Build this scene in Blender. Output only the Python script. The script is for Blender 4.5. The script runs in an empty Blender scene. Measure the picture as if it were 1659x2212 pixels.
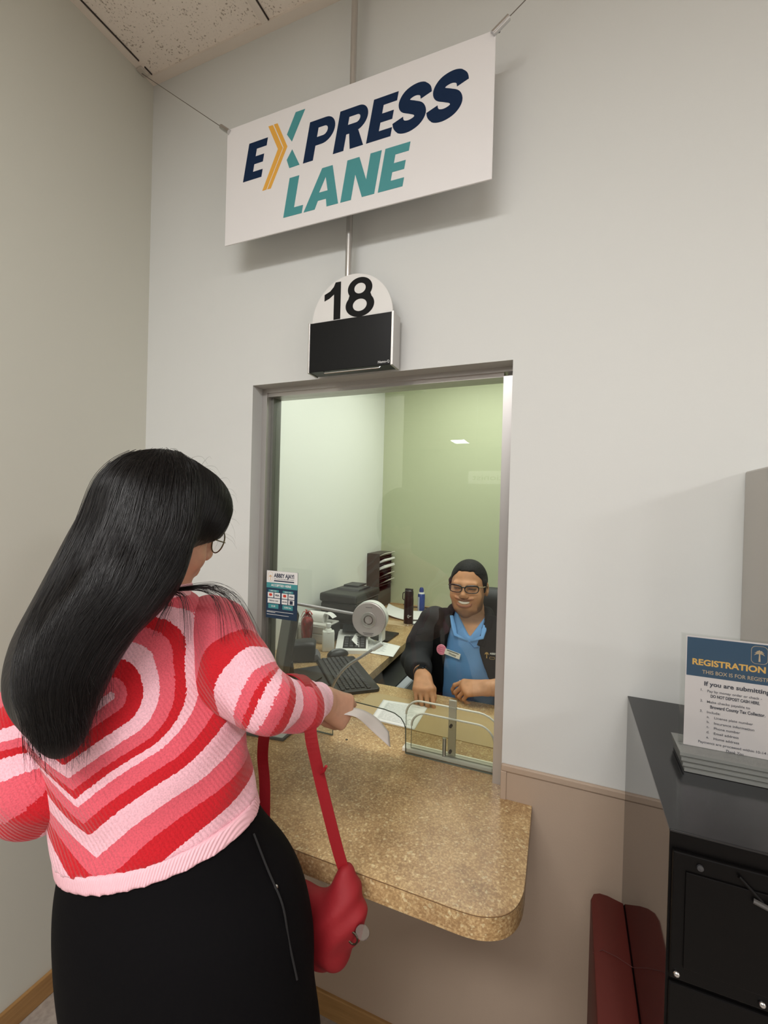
import bpy, bmesh, math, random
import numpy as np
from mathutils import Vector, Matrix
random.seed(7)
rng = np.random.default_rng(11)
SC = bpy.context.scene
COL = SC.collection
PI = math.pi

# ------------------------------------------------------------------ camera
def look_basis(yaw, pitch, roll):
    f = Vector((-math.sin(yaw) * math.cos(pitch), math.cos(yaw) * math.cos(pitch), math.sin(pitch)))
    r = Vector((math.cos(yaw), math.sin(yaw), 0)); u = r.cross(f)
    r2 = r * math.cos(roll) + u * math.sin(roll)
    u2 = -r * math.sin(roll) + u * math.cos(roll)
    return r2, u2, f
CAM_LOC = Vector((0, -1.2150, 1.55))
cam_d = bpy.data.cameras.new('camera'); cam = bpy.data.objects.new('camera', cam_d); COL.objects.link(cam)
r_, u_, f_ = look_basis(0.3921, -0.0067, 0.0263)
m = Matrix((r_, u_, -f_)).transposed().to_4x4(); m.translation = CAM_LOC
cam.matrix_world = m
cam_d.sensor_fit = 'HORIZONTAL'; cam_d.sensor_width = 36.0; cam_d.lens = 36.0 * 972.2 / 1659.0
cam_d.clip_start = 0.05; cam_d.clip_end = 60
SC.camera = cam

# ------------------------------------------------------------------ world, lamps, exposure
w = bpy.data.worlds.new('world'); SC.world = w; w.use_nodes = True
w.node_tree.nodes['Background'].inputs[0].default_value = (0.9, 0.92, 1.0, 1)
w.node_tree.nodes['Background'].inputs[1].default_value = 0.05
SC.view_settings.view_transform = 'Standard'; SC.view_settings.look = 'None'
SC.view_settings.exposure = 0.0; SC.view_settings.gamma = 1.0; SC.view_settings.use_curve_mapping = False
SC.cycles.use_denoising = True
SC.cycles.max_bounces = 10; SC.cycles.transparent_max_bounces = 24
SC.cycles.caustics_reflective = False; SC.cycles.caustics_refractive = False
def panel_light(name, x, y, z, sx, sy, power, col):
    d = bpy.data.lights.new(name, 'AREA'); d.shape = 'RECTANGLE'; d.size = sx; d.size_y = sy
    d.energy = power; d.color = col
    o = bpy.data.objects.new(name, d); COL.objects.link(o); o.location = (x, y, z)
    return o
WARM = (1.0, 0.987, 0.98); COOL = (0.99, 1.0, 0.95)
CEIL = 3.1025
LOBBY_W = 59.0
for lx, ly, k in ((0.2, -2.3, .50), (-0.7, -2.5, .80), (4.4, -2.6, 1.5), (4.4, -4.6, 1.5), (1.1, -4.2, .5), (-2.6, -3.5, 1.0), (0.2, -5.8, .5), (1.0, -7.8, .5)):
    panel_light('ceiling_lamp', lx, ly, CEIL - 0.012, 1.15, 0.55, LOBBY_W * k, WARM)
panel_light('ceiling_lamp', -2.31, -8.5, CEIL - 0.012, 0.30, 0.5, 20.0, WARM)
panel_light('booth_lamp', -0.40, 0.62, 2.585, 1.1, 0.5, 13.5, COOL); panel_light('booth_lamp', -0.40, 1.50, 2.585, 1.1, 0.5, 13.5, COOL)

# ------------------------------------------------------------------ materials
MATS = {}
def mat(name, base=(0.8, 0.8, 0.8), rough=0.5, metal=0.0, spec=0.5, build=None, **kw):
    if name in MATS: return MATS[name]
    m = bpy.data.materials.new(name); m.use_nodes = True
    nt = m.node_tree; b = nt.nodes['Principled BSDF']
    b.inputs['Base Color'].default_value = (*base, 1)
    b.inputs['Roughness'].default_value = rough; b.inputs['Metallic'].default_value = metal
    b.inputs['Specular IOR Level'].default_value = spec
    for k, v in kw.items(): b.inputs[k.replace('_', ' ')].default_value = v
    if build: build(nt, b)
    MATS[name] = m
    return m
def N(nt, typ, **kw):
    n = nt.nodes.new(typ)
    for k, v in kw.items():
        if k.startswith('i_'): n.inputs[k[2:].replace('_', ' ')].default_value = v
        else: setattr(n, k, v)
    return n
def L(nt, a, b): nt.links.new(a, b)
def ramp(nt, fac, stops, interp='LINEAR'):
    r = nt.nodes.new('ShaderNodeValToRGB'); r.color_ramp.interpolation = interp
    e = r.color_ramp.elements
    while len(e) < len(stops): e.new(0.5)
    for el, (p, c) in zip(e, stops): el.position = p; el.color = (*c, 1)
    L(nt, fac, r.inputs[0]); return r
def coords(nt, scale=1.0):
    t = N(nt, 'ShaderNodeTexCoord'); mp = N(nt, 'ShaderNodeMapping')
    mp.inputs['Scale'].default_value = (scale,) * 3 if not hasattr(scale, '__len__') else scale
    L(nt, t.outputs['Object'], mp.inputs[0]); return mp.outputs[0]
def bump(nt, b, h, strength, dist=0.002):
    n = N(nt, 'ShaderNodeBump', i_Strength=strength, i_Distance=dist); L(nt, h, n.inputs['Height']); L(nt, n.outputs[0], b.inputs['Normal'])
def s2l(*c):
    return tuple(((v / 255) / 12.92 if v / 255 <= 0.04045 else ((v / 255 + 0.055) / 1.055) ** 2.4) for v in c)
def paint(nt, b, sc=140, st=0.12):
    n = N(nt, 'ShaderNodeTexNoise', i_Scale=sc, i_Detail=3.0); L(nt, coords(nt), n.inputs['Vector']); bump(nt, b, n.outputs[0], st, 0.001)
def fabric(sc, st, dist=0.001):
    def f(nt, b):
        n = N(nt, 'ShaderNodeTexNoise', i_Scale=sc, i_Detail=4.0); L(nt, coords(nt), n.inputs['Vector']); bump(nt, b, n.outputs[0], st, dist)
    return f

def laminate(nt, b):
    c = coords(nt)
    big = N(nt, 'ShaderNodeTexNoise', i_Scale=7.0, i_Detail=6.0, i_Roughness=0.66); L(nt, c, big.inputs['Vector'])
    small = N(nt, 'ShaderNodeTexNoise', i_Scale=210.0, i_Detail=4.0, i_Roughness=0.6); L(nt, c, small.inputs['Vector'])
    fl = N(nt, 'ShaderNodeTexVoronoi', i_Scale=190.0); L(nt, c, fl.inputs['Vector'])
    r1 = ramp(nt, big.outputs[0], [(0.36, s2l(126, 96, 64)), (0.5, s2l(178, 143, 98)), (0.64, s2l(220, 188, 137))])
    r2 = ramp(nt, small.outputs[0], [(0.34, s2l(111, 81, 51)), (0.50, s2l(180, 146, 101)), (0.66, s2l(252, 229, 175))])
    r3 = ramp(nt, fl.outputs['Color'], [(0.0, s2l(137, 105, 68)), (0.78, s2l(184, 150, 105)), (0.88, s2l(252, 246, 199)), (1.0, s2l(252, 248, 203))])
    mx = N(nt, 'ShaderNodeMix', data_type='RGBA'); mx.inputs[0].default_value = 0.50
    m2 = N(nt, 'ShaderNodeMix', data_type='RGBA'); m2.inputs[0].default_value = 0.30
    L(nt, r1.outputs[0], mx.inputs[6]); L(nt, r2.outputs[0], mx.inputs[7]); L(nt, mx.outputs[2], m2.inputs[6]); L(nt, r3.outputs[0], m2.inputs[7]); L(nt, m2.outputs[2], b.inputs['Base Color'])
def ceiling_tile(nt, b):
    c = coords(nt, (1, 1, 1))
    v = N(nt, 'ShaderNodeTexNoise', i_Scale=150.0, i_Detail=2.0, i_Roughness=0.6); L(nt, c, v.inputs['Vector'])
    w2 = N(nt, 'ShaderNodeTexNoise', i_Scale=26.0, i_Detail=2.0); L(nt, c, w2.inputs['Vector'])
    ad = N(nt, 'ShaderNodeMath', operation='ADD'); L(nt, v.outputs[0], ad.inputs[0])
    ml = N(nt, 'ShaderNodeMath', operation='MULTIPLY'); L(nt, w2.outputs[0], ml.inputs[0]); ml.inputs[1].default_value = 0.35; L(nt, ml.outputs[0], ad.inputs[1])
    r = ramp(nt, ad.outputs[0], [(0.50, s2l(178, 164, 150)), (0.545, s2l(238, 228, 217)), (1.0, s2l(242, 232, 221))])
    L(nt, r.outputs[0], b.inputs['Base Color']); bump(nt, b, r.outputs[0], 0.5, 0.003)
def wood(c0, c1):
    def f(nt, b):
        n = N(nt, 'ShaderNodeTexNoise', i_Scale=6.0, i_Detail=6.0); L(nt, coords(nt, (1.0, 1.0, 14.0)), n.inputs['Vector'])
        r = ramp(nt, n.outputs[0], [(0.3, c0), (0.7, c1)]); L(nt, r.outputs[0], b.inputs['Base Color'])
    return f
def floor_tile(nt, b):
    n = N(nt, 'ShaderNodeTexNoise', i_Scale=60.0, i_Detail=4.0); L(nt, coords(nt), n.inputs['Vector'])
    r = ramp(nt, n.outputs[0], [(0.3, s2l(146, 137, 128)), (0.7, s2l(172, 162, 152))]); L(nt, r.outputs[0], b.inputs['Base Color'])

def clear(name, tint=(1, 1, 1), ior=1.45, rough=0.0, extra=1.0):
    """thin clear sheet: straight-through light plus a Fresnel mirror"""
    if name in MATS: return MATS[name]
    m = bpy.data.materials.new(name); m.use_nodes = True; nt = m.node_tree
    nt.nodes.remove(nt.nodes['Principled BSDF']); out = nt.nodes['Material Output']
    t = N(nt, 'ShaderNodeBsdfTransparent'); t.inputs[0].default_value = (*tint, 1)
    g = N(nt, 'ShaderNodeBsdfGlossy'); g.inputs['Roughness'].default_value = rough
    fr = N(nt, 'ShaderNodeFresnel'); fr.inputs['IOR'].default_value = ior
    ml = N(nt, 'ShaderNodeMath', operation='MULTIPLY'); ml.inputs[1].default_value = extra; L(nt, fr.outputs[0], ml.inputs[0])
    mx = N(nt, 'ShaderNodeMixShader'); L(nt, ml.outputs[0], mx.inputs[0]); L(nt, t.outputs[0], mx.inputs[1]); L(nt, g.outputs[0], mx.inputs[2])
    L(nt, mx.outputs[0], out.inputs[0]); MATS[name] = m; return m

# ------------------------------------------------------------------ objects
def tag(o, label=None, cat=None, group=None, kind=None):
    for k, v in (('label', label), ('category', cat), ('group', group), ('kind', kind)):
        if v: o[k] = v
    return o
def thing(name, label, cat, loc=(0, 0, 0), rot=(0, 0, 0), group=None):
    o = bpy.data.objects.new(name, None); COL.objects.link(o); o.empty_display_size = 0.05
    o.location = loc; o.rotation_euler = rot
    return tag(o, label, cat, group)
def link(name, me, material=None, parent=None, smooth=False, world=False, label=None):
    """one mesh object; world=True: its vertices are in world coordinates although it hangs under a placed Empty"""
    o = bpy.data.objects.new(name, me); COL.objects.link(o)
    if material is not None:
        for mm in (material if isinstance(material, (list, tuple)) else [material]): me.materials.append(mm)
    if parent is not None:
        o.parent = parent
        if world:
            mm = Matrix.Translation(parent.location) @ parent.rotation_euler.to_matrix().to_4x4()
            o.matrix_parent_inverse = mm.inverted()
    if smooth:
        me.polygons.foreach_set('use_smooth', [True] * len(me.polygons))
        if smooth != True:
            try: me.set_sharp_from_angle(angle=smooth)
            except Exception: pass
    if label: o['label'] = label
    return o
class MB:
    def __init__(s): s.bm = bmesh.new(); s.mi = 0
    def _new(s, vs, fs):
        v = [s.bm.verts.new(p) for p in vs]
        for f in fs:
            try: ff = s.bm.faces.new([v[i] for i in f]); ff.material_index = s.mi
            except ValueError: pass
        return v
    def box(s, x0, x1, y0, y1, z0, z1, bev=0.0, seg=2, M=None):
        b = bmesh.new()
        v = [b.verts.new(p) for p in ((x0, y0, z0), (x1, y0, z0), (x1, y1, z0), (x0, y1, z0), (x0, y0, z1), (x1, y0, z1), (x1, y1, z1), (x0, y1, z1))]
        for f in ((3, 2, 1, 0), (4, 5, 6, 7), (0, 1, 5, 4), (1, 2, 6, 5), (2, 3, 7, 6), (3, 0, 4, 7)): b.faces.new([v[i] for i in f])
        if bev: bmesh.ops.bevel(b, geom=b.edges[:], offset=bev, segments=seg, affect='EDGES', profile=0.5)
        s.merge(b, M); return s
    def merge(s, b, M=None):
        b.verts.index_update()
        vs = [(M @ v.co if M else v.co.copy()) for v in b.verts]
        s._new(vs, [[v.index for v in f.verts] for f in b.faces]); b.free()
    def prism(s, poly, h0, h1, M=None, bev=0.0):
        """polygon in local xy, extruded along local z from h0 to h1"""
        b = bmesh.new(); n = len(poly)
        lo = [b.verts.new((p[0], p[1], h0)) for p in poly]; hi = [b.verts.new((p[0], p[1], h1)) for p in poly]
        b.faces.new(lo[::-1]); b.faces.new(hi)
        for i in range(n): b.faces.new((lo[i], lo[(i + 1) % n], hi[(i + 1) % n], hi[i]))
        bmesh.ops.recalc_face_normals(b, faces=b.faces[:])
        if bev:
            top = [e for e in b.edges if abs(e.verts[0].co.z - e.verts[1].co.z) < 1e-6]
            bmesh.ops.bevel(b, geom=top, offset=bev, segments=2, affect='EDGES', profile=0.5)
        s.merge(b, M); return s
    def tube(s, pts, r, n=10, caps=True, flat=1.0):
        pts = [Vector(p) for p in pts]; rs = r if hasattr(r, '__len__') else [r] * len(pts)
        rings = []; up = None
        for i, p in enumerate(pts):
            t = (pts[min(i + 1, len(pts) - 1)] - pts[max(i - 1, 0)]).normalized()
            if up is None:
                up = Vector((0, 0, 1)) if abs(t.z) < 0.9 else Vector((0, 1, 0))
            a = t.cross(up).normalized(); up = a.cross(t).normalized()
            rings.append([s.bm.verts.new(p + (a * math.cos(2 * PI * k / n) + up * math.sin(2 * PI * k / n) * flat) * rs[i]) for k in range(n)])
        for A, B in zip(rings, rings[1:]):
            for k in range(n):
                f = s.bm.faces.new((A[k], A[(k + 1) % n], B[(k + 1) % n], B[k])); f.material_index = s.mi
        if caps:
            s.bm.faces.new(rings[0][::-1]).material_index = s.mi; s.bm.faces.new(rings[-1]).material_index = s.mi
        return s
    def lathe(s, prof, n=32, M=None):
        """profile of (radius, height) turned about local z"""
        b = bmesh.new(); rings = []
        for r, h in prof:
            if r < 1e-6: rings.append([b.verts.new((0, 0, h))])
            else: rings.append([b.verts.new((r * math.cos(2 * PI * k / n), r * math.sin(2 * PI * k / n), h)) for k in range(n)])
        for A, B in zip(rings, rings[1:]):
            for k in range(n):
                a = (A[k], A[(k + 1) % n]) if len(A) > 1 else (A[0],)
                c = (B[(k + 1) % n], B[k]) if len(B) > 1 else (B[0],)
                if len(a) + len(c) > 2: b.faces.new(a + c)
        bmesh.ops.recalc_face_normals(b, faces=b.faces[:])
        s.merge(b, M); return s
    def quad(s, a, b, c, d): s._new([a, b, c, d], [(0, 1, 2, 3)]); return s
    def sheet(s, P, nu, nv, f):
        """grid surface: f(u, v) -> point"""
        V = [[s.bm.verts.new(f(i / nu, j / nv)) for j in range(nv + 1)] for i in range(nu + 1)]
        for i in range(nu):
            for j in range(nv):
                s.bm.faces.new((V[i][j], V[i + 1][j], V[i + 1][j + 1], V[i][j + 1])).material_index = s.mi
        return s
    def ball(s, c, rx, ry=None, rz=None, n=16, M=None):
        ry = ry or rx; rz = rz or rx
        b = bmesh.new(); bmesh.ops.create_uvsphere(b, u_segments=n, v_segments=max(6, n // 2), radius=1.0)
        for v in b.verts: v.co = Vector((c[0] + v.co.x * rx, c[1] + v.co.y * ry, c[2] + v.co.z * rz))
        s.merge(b, M); return s
    def mesh(s, name):
        me = bpy.data.meshes.new(name); s.bm.to_mesh(me); s.bm.free(); return me
    def obj(s, name, material=None, parent=None, smooth=False, world=False, label=None):
        return link(name, s.mesh(name), material, parent, smooth, world, label)
def frame(o, xd, yd):
    """matrix: local x -> xd, local y -> yd, local z -> xd x yd, origin o"""
    x = Vector(xd).normalized(); z = x.cross(Vector(yd)).normalized(); y = z.cross(x)
    M = Matrix((x, y, z)).transposed().to_4x4(); M.translation = Vector(o); return M
def catmull(pts, k=8):
    P = [Vector(p) for p in pts]; P = [P[0] * 2 - P[1]] + P + [P[-1] * 2 - P[-2]]; out = []
    for i in range(1, len(P) - 2):
        for j in range(k):
            t = j / k; a, b, c, d = P[i - 1], P[i], P[i + 1], P[i + 2]
            out.append(0.5 * ((2 * b) + (c - a) * t + (2 * a - 5 * b + 4 * c - d) * t * t + (3 * b - a - 3 * c + d) * t ** 3))
    out.append(P[-2]); return out
def round_rect(x0, x1, y0, y1, r, n=6):
    out = []
    for cx, cy, a0 in ((x1 - r, y0 + r, -PI / 2), (x1 - r, y1 - r, 0), (x0 + r, y1 - r, PI / 2), (x0 + r, y0 + r, PI)):
        for k in range(n + 1): a = a0 + PI / 2 * k / n; out.append((cx + r * math.cos(a), cy + r * math.sin(a)))
    return out
# ------------------------------------------------------------------ lettering
def text_mesh(mb, s, M, size, bold=0.0, width=None, align='LEFT', shear=0.0, thick=0.0004, sx=1.0):
    """lettering in local xy of M; size = cap height"""
    c = bpy.data.curves.new('t', 'FONT'); c.body = s; c.size = size / 0.73; c.offset = bold * size; c.shear = shear
    c.align_x = align; c.extrude = thick; c.resolution_u = 4; c.fill_mode = 'BOTH'
    o = bpy.data.objects.new('t', c); COL.objects.link(o)
    dg = bpy.context.evaluated_depsgraph_get(); dg.update()
    me = bpy.data.meshes.new_from_object(o.evaluated_get(dg))
    b = bmesh.new(); b.from_mesh(me)
    k = sx
    if width and b.verts:
        xs = [v.co.x for v in b.verts]; k = width / (max(xs) - min(xs))
    for v in b.verts: v.co.x *= k
    mb.merge(b, M)
    COL.objects.unlink(o); bpy.data.objects.remove(o); bpy.data.curves.remove(c); bpy.data.meshes.remove(me)
def shape_mesh(mb, loops, M, thick):
    """filled outlines with holes, extruded by thick"""
    c = bpy.data.curves.new('t', 'CURVE'); c.dimensions = '2D'; c.fill_mode = 'BOTH'; c.extrude = thick
    for lp in loops:
        sp = c.splines.new('POLY'); sp.points.add(len(lp) - 1); sp.use_cyclic_u = True
        for p, q in zip(sp.points, lp): p.co = (q[0], q[1], 0, 1)
    o = bpy.data.objects.new('t', c); COL.objects.link(o)
    dg = bpy.context.evaluated_depsgraph_get(); dg.update()
    me = bpy.data.meshes.new_from_object(o.evaluated_get(dg)); b = bmesh.new(); b.from_mesh(me); mb.merge(b, M)
    COL.objects.unlink(o); bpy.data.objects.remove(o); bpy.data.curves.remove(c); bpy.data.meshes.remove(me)

# ------------------------------------------------------------------ smooth solids: signed distance fields turned to one continuous surface
class Field:
    def __init__(s, lo, hi, h):
        s.lo = np.array(lo, float); s.h = h
        s.n = np.ceil((np.array(hi, float) - s.lo) / h).astype(int) + 1
        s.F = np.full(tuple(s.n), 9.0, np.float32)
    def region(s, lo, hi):
        a = np.clip(np.floor((np.array(lo) - s.lo) / s.h).astype(int), 0, s.n); b = np.clip(np.ceil((np.array(hi) - s.lo) / s.h).astype(int) + 1, 0, s.n)
        sl = tuple(slice(i, j) for i, j in zip(a, b))
        g = [s.lo[k] + s.h * np.arange(a[k], b[k], dtype=np.float32) for k in range(3)]
        return sl, np.meshgrid(*g, indexing='ij')
    def put(s, d, sl, k, mode):
        A = s.F[sl]
        if A.size == 0: return
        if mode == 'sub': A2, d2 = -A, d
        else: A2, d2 = A, d
        if mode in ('add', 'sub'):
            if k > 0:
                hh = np.clip(k - np.abs(A2 - d2), 0, None) / k; R = np.minimum(A2, d2) - hh * hh * k * 0.25
            else: R = np.minimum(A2, d2)
            s.F[sl] = R if mode == 'add' else -R
        elif mode == 'int': s.F[sl] = np.maximum(A, d)
    def capsule(s, a, b, ra, rb, k=0.02, mode='add', sq=None):
        """round cone; sq=(direction, factor) squashes it along a direction"""
        a = np.array(a, float); b = np.array(b, float); R = max(ra, rb) * (1.0 if sq is None else max(1.0, sq[1])) + k + 3 * s.h
        sl, (X, Y, Z) = s.region(np.minimum(a, b) - R, np.maximum(a, b) + R)
        ab = b - a; L2 = max(ab @ ab, 1e-12)
        px, py, pz = X - a[0], Y - a[1], Z - a[2]
        t = np.clip((px * ab[0] + py * ab[1] + pz * ab[2]) / L2, 0, 1)
        dx, dy, dz = px - t * ab[0], py - t * ab[1], pz - t * ab[2]
        if sq is not None:
            v = np.array(sq[0], float); v /= np.linalg.norm(v); dt = dx * v[0] + dy * v[1] + dz * v[2]; e = 1.0 / sq[1] - 1.0
            dx, dy, dz = dx + e * dt * v[0], dy + e * dt * v[1], dz + e * dt * v[2]
        s.put(np.sqrt(dx * dx + dy * dy + dz * dz) - (ra + (rb - ra) * t), sl, k, mode); return s
    def chain(s, pts, rs, k=0.015, mode='add', sq=None):
        for i in range(len(pts) - 1): s.capsule(pts[i], pts[i + 1], rs[i], rs[i + 1], k, mode, sq)
        return s
    def ellip(s, c, r, k=0.02, mode='add', R=None):
        c = np.array(c, float); r = np.array(r, float); m = r.max() + k + 3 * s.h
        sl, (X, Y, Z) = s.region(c - m, c + m); X, Y, Z = X - c[0], Y - c[1], Z - c[2]
        if R is not None:
            R = np.array(R)   # columns: local axes in world
            X, Y, Z = (X * R[0, i] + Y * R[1, i] + Z * R[2, i] for i in range(3))
        k0 = np.sqrt((X / r[0]) ** 2 + (Y / r[1]) ** 2 + (Z / r[2]) ** 2); k1 = np.sqrt((X / r[0] ** 2) ** 2 + (Y / r[1] ** 2) ** 2 + (Z / r[2] ** 2) ** 2)
        s.put(k0 * (k0 - 1) / np.maximum(k1, 1e-6), sl, k, mode); return s
    def slices(s, keys, k=0.02, mode='add', power=2.0):
        """stack of horizontal ellipses: (z, cx, cy, a, b, yaw), smoothly interpolated, closed at both ends"""
        K = np.array(keys, float); z0, z1 = K[0, 0], K[-1, 0]; m = K[:, 3:5].max() + k + 3 * s.h
        sl, (X, Y, Z) = s.region((K[:, 1].min() - m, K[:, 2].min() - m, z0 - k - 3 * s.h), (K[:, 1].max() + m, K[:, 2].max() + m, z1 + k + 3 * s.h))
        zz = np.clip(Z[0, 0], z0, z1)
        def ip(c):
            t = K[:, 0]; y = K[:, c]; mm = np.gradient(y, t)
            i = np.clip(np.searchsorted(t, zz) - 1, 0, len(t) - 2); hh = t[i + 1] - t[i]; u = (zz - t[i]) / hh
            return ((2 * u ** 3 - 3 * u ** 2 + 1) * y[i] + (u ** 3 - 2 * u ** 2 + u) * hh * mm[i] + (-2 * u ** 3 + 3 * u ** 2) * y[i + 1] + (u ** 3 - u ** 2) * hh * mm[i + 1]).astype(np.float32)[None, None, :]
        cx, cy, A, B, W = (ip(c) for c in range(1, 6))
        x, y = X - cx, Y - cy; u = x * np.cos(W) + y * np.sin(W); v = -x * np.sin(W) + y * np.cos(W)
        q = (np.abs(u / A) ** power + np.abs(v / B) ** power) ** (1 / power)
        d = (q - 1) * np.minimum(A, B)
        d = np.maximum(d, np.maximum(z0 - Z, Z - z1)); s.put(d, sl, k, mode); return s
    def box(s, c, r, rad, k=0.01, mode='add', R=None):
        c = np.array(c, float); r = np.array(r, float); m = np.linalg.norm(r) + k + 3 * s.h
        sl, (X, Y, Z) = s.region(c - m, c + m); X, Y, Z = X - c[0], Y - c[1], Z - c[2]
        if R is not None:
            R = np.array(R); X, Y, Z = (X * R[0, i] + Y * R[1, i] + Z * R[2, i] for i in range(3))
        qx, qy, qz = (np.abs(v) - (ri - rad) for v, ri in zip((X, Y, Z), r))
        d = np.sqrt(np.maximum(qx, 0) ** 2 + np.maximum(qy, 0) ** 2 + np.maximum(qz, 0) ** 2) + np.minimum(np.maximum(qx, np.maximum(qy, qz)), 0) - rad
        s.put(d, sl, k, mode); return s
    def plane(s, p, n):
        """keep only the side the normal points away from"""
        n = np.array(n, float); n /= np.linalg.norm(n); sl, (X, Y, Z) = s.region(s.lo, s.lo + s.h * s.n)
        s.put(((X - p[0]) * n[0] + (Y - p[1]) * n[1] + (Z - p[2]) * n[2]).astype(np.float32), sl, 0, 'int'); return s
    def warp(s, f):
        sl, (X, Y, Z) = s.region(s.lo, s.lo + s.h * s.n); s.F[sl] = s.F[sl] + f(X, Y, Z)[:s.F.shape[0]]; return s
    def net(s):
        F = s.F; S = F < 0
        nx, ny, nz = F.shape
        cnt = np.zeros((nx - 1, ny - 1, nz - 1), np.int8)
        cs = [(i, j, k) for i in (0, 1) for j in (0, 1) for k in (0, 1)]
        view = lambda A, c: A[c[0]:nx - 1 + c[0], c[1]:ny - 1 + c[1], c[2]:nz - 1 + c[2]]
        for c in cs: cnt += view(S, c)
        I = np.argwhere((cnt > 0) & (cnt < 8)); idx = np.full(cnt.shape, -1, np.int64); idx[tuple(I.T)] = np.arange(len(I))
        vals = {c: F[I[:, 0] + c[0], I[:, 1] + c[1], I[:, 2] + c[2]] for c in cs}
        P = np.zeros((len(I), 3)); W = np.zeros(len(I))
        for a in cs:
            for ax in range(3):
                if a[ax]: continue
                b = list(a); b[ax] = 1; b = tuple(b); fa, fb = vals[a], vals[b]; mk = (fa < 0) != (fb < 0)
                t = np.where(mk, fa / np.where(mk, fa - fb, 1), 0); q = np.tile(np.array(a, float), (len(I), 1)); q[:, ax] += t
                P += q * mk[:, None]; W += mk
        V = s.lo + s.h * (I + P / W[:, None])
        quads = []
        for ax in range(3):
            o1, o2 = [(1, 2), (2, 0), (0, 1)][ax]
            sl0 = [slice(None)] * 3; sl1 = [slice(None)] * 3; sl0[ax] = slice(0, -1); sl1[ax] = slice(1, None)
            A, B = S[tuple(sl0)], S[tuple(sl1)]
            E = np.argwhere(A != B); ok = (E[:, o1] > 0) & (E[:, o2] > 0) & (E[:, o1] < F.shape[o1] - 1) & (E[:, o2] < F.shape[o2] - 1); E = E[ok]
            inside = A[tuple(E.T)]
            def g(d1, d2):
                q = E.copy(); q[:, o1] -= d1; q[:, o2] -= d2; return idx[tuple(q.T)]
            Q = np.stack([g(1, 1), g(0, 1), g(0, 0), g(1, 0)], 1); Q[~inside] = Q[~inside][:, ::-1]; quads.append(Q)
        return V, np.concatenate(quads)
def mesh_np(name, V, Q):
    me = bpy.data.meshes.new(name); me.vertices.add(len(V)); me.vertices.foreach_set('co', np.asarray(V, np.float32).ravel())
    n = len(Q); me.loops.add(n * 4); me.loops.foreach_set('vertex_index', np.asarray(Q, np.int32).ravel())
    me.polygons.add(n); me.polygons.foreach_set('loop_start', np.arange(n, dtype=np.int32) * 4); me.polygons.foreach_set('loop_total', np.full(n, 4, np.int32))
    me.update(calc_edges=True); me.validate(); return me
def relax(V, Q, it=2, f=0.5):
    a = np.concatenate([Q[:, [0, 1]], Q[:, [1, 2]], Q[:, [2, 3]], Q[:, [3, 0]]]); n = len(V)
    deg = np.bincount(a[:, 0], minlength=n) + np.bincount(a[:, 1], minlength=n)
    for _ in range(it):
        S = np.zeros_like(V)
        for c in range(3): S[:, c] = np.bincount(a[:, 0], V[a[:, 1], c], n) + np.bincount(a[:, 1], V[a[:, 0], c], n)
        V = V + f * (S / np.maximum(deg, 1)[:, None] - V)
    return V
def sdf_obj(name, fields, material, parent=None, world=False, it=2, attrs=None, label=None):
    Vs, Qs, n = [], [], 0
    for f in (fields if isinstance(fields, (list, tuple)) else [fields]):
        V, Q = f.net(); V = relax(V, Q, it); Vs.append(V); Qs.append(Q + n); n += len(V)
    V, Q = np.concatenate(Vs), np.concatenate(Qs); me = mesh_np(name, V, Q)
    for an, fn in (attrs or {}).items():
        at = me.attributes.new(an, 'FLOAT', 'POINT'); at.data.foreach_set('value', np.asarray(fn(V), np.float32))
    return link(name, me, material, parent, True, world, label)
# ------------------------------------------------------------------ shared materials
wall_m = mat('wall_paint', s2l(215, 217, 214), 0.62, build=lambda nt, b: paint(nt, b))
side_m = mat('side_wall_paint', s2l(206, 206, 195), 0.62, build=lambda nt, b: paint(nt, b))
booth_m = mat('booth_wall_paint', s2l(232, 234, 226), 0.6, build=lambda nt, b: paint(nt, b))
lob_m = mat('lobby_wall_paint', s2l(206, 203, 197), 0.7, build=lambda nt, b: paint(nt, b))
dim_m = mat('lobby_far_dimmed', s2l(96, 94, 92), 0.7)  # dark colour stands in for dim light at the far end of the lobby
green_m = mat('green_wall_paint', s2l(188, 194, 160), 0.6, build=lambda nt, b: paint(nt, b))
wains_m = mat('wainscot_vinyl', s2l(180, 160, 141), 0.5, build=lambda nt, b: paint(nt, b, 220, 0.2))
lam_m = mat('speckled_laminate', (0.4, 0.3, 0.2), 0.28, build=laminate)
alu_m = mat('brushed_aluminium', s2l(200, 197, 194), 0.36, 0.8)
steel_m = mat('bright_steel', s2l(205, 205, 205), 0.22, 1.0)
black_m = mat('black_plastic', s2l(30, 30, 31), 0.42)
dgrey_m = mat('dark_grey_plastic', s2l(52, 52, 54), 0.5)
white_m = mat('white_plastic', s2l(226, 225, 220), 0.4)
paper_m = mat('white_paper', s2l(236, 235, 230), 0.7)
ink_m = mat('grey_ink', s2l(196, 198, 200), 0.7)
inkb_m = mat('black_ink', s2l(10, 10, 11), 0.6, spec=.2)
navy_m = mat('navy_ink', s2l(2, 34, 68), 0.6, spec=.2)
teal_m = mat('teal_ink', s2l(66, 146, 150), 0.55)
gold_m = mat('gold_ink', s2l(232, 172, 66), 0.55)
tan_m = mat('tan_ink', s2l(196, 160, 108), 0.55)
def S(name, mb, m, **kw):
    o = mb.obj(name, m, **kw); o['kind'] = 'structure'; return o
XL, WL, WR, WT, ZR, CZ = -1.475, -0.9856, -0.1486, 1.949, 0.893, 0.802
BX, BY = -1.40, 2.13          # booth: left wall, back wall
XR, YB, LX = 6.0, -9.6, -4.2  # lobby: right wall, rear wall, far left wall
LWY = -2.6                    # where the left wall ends
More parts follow.
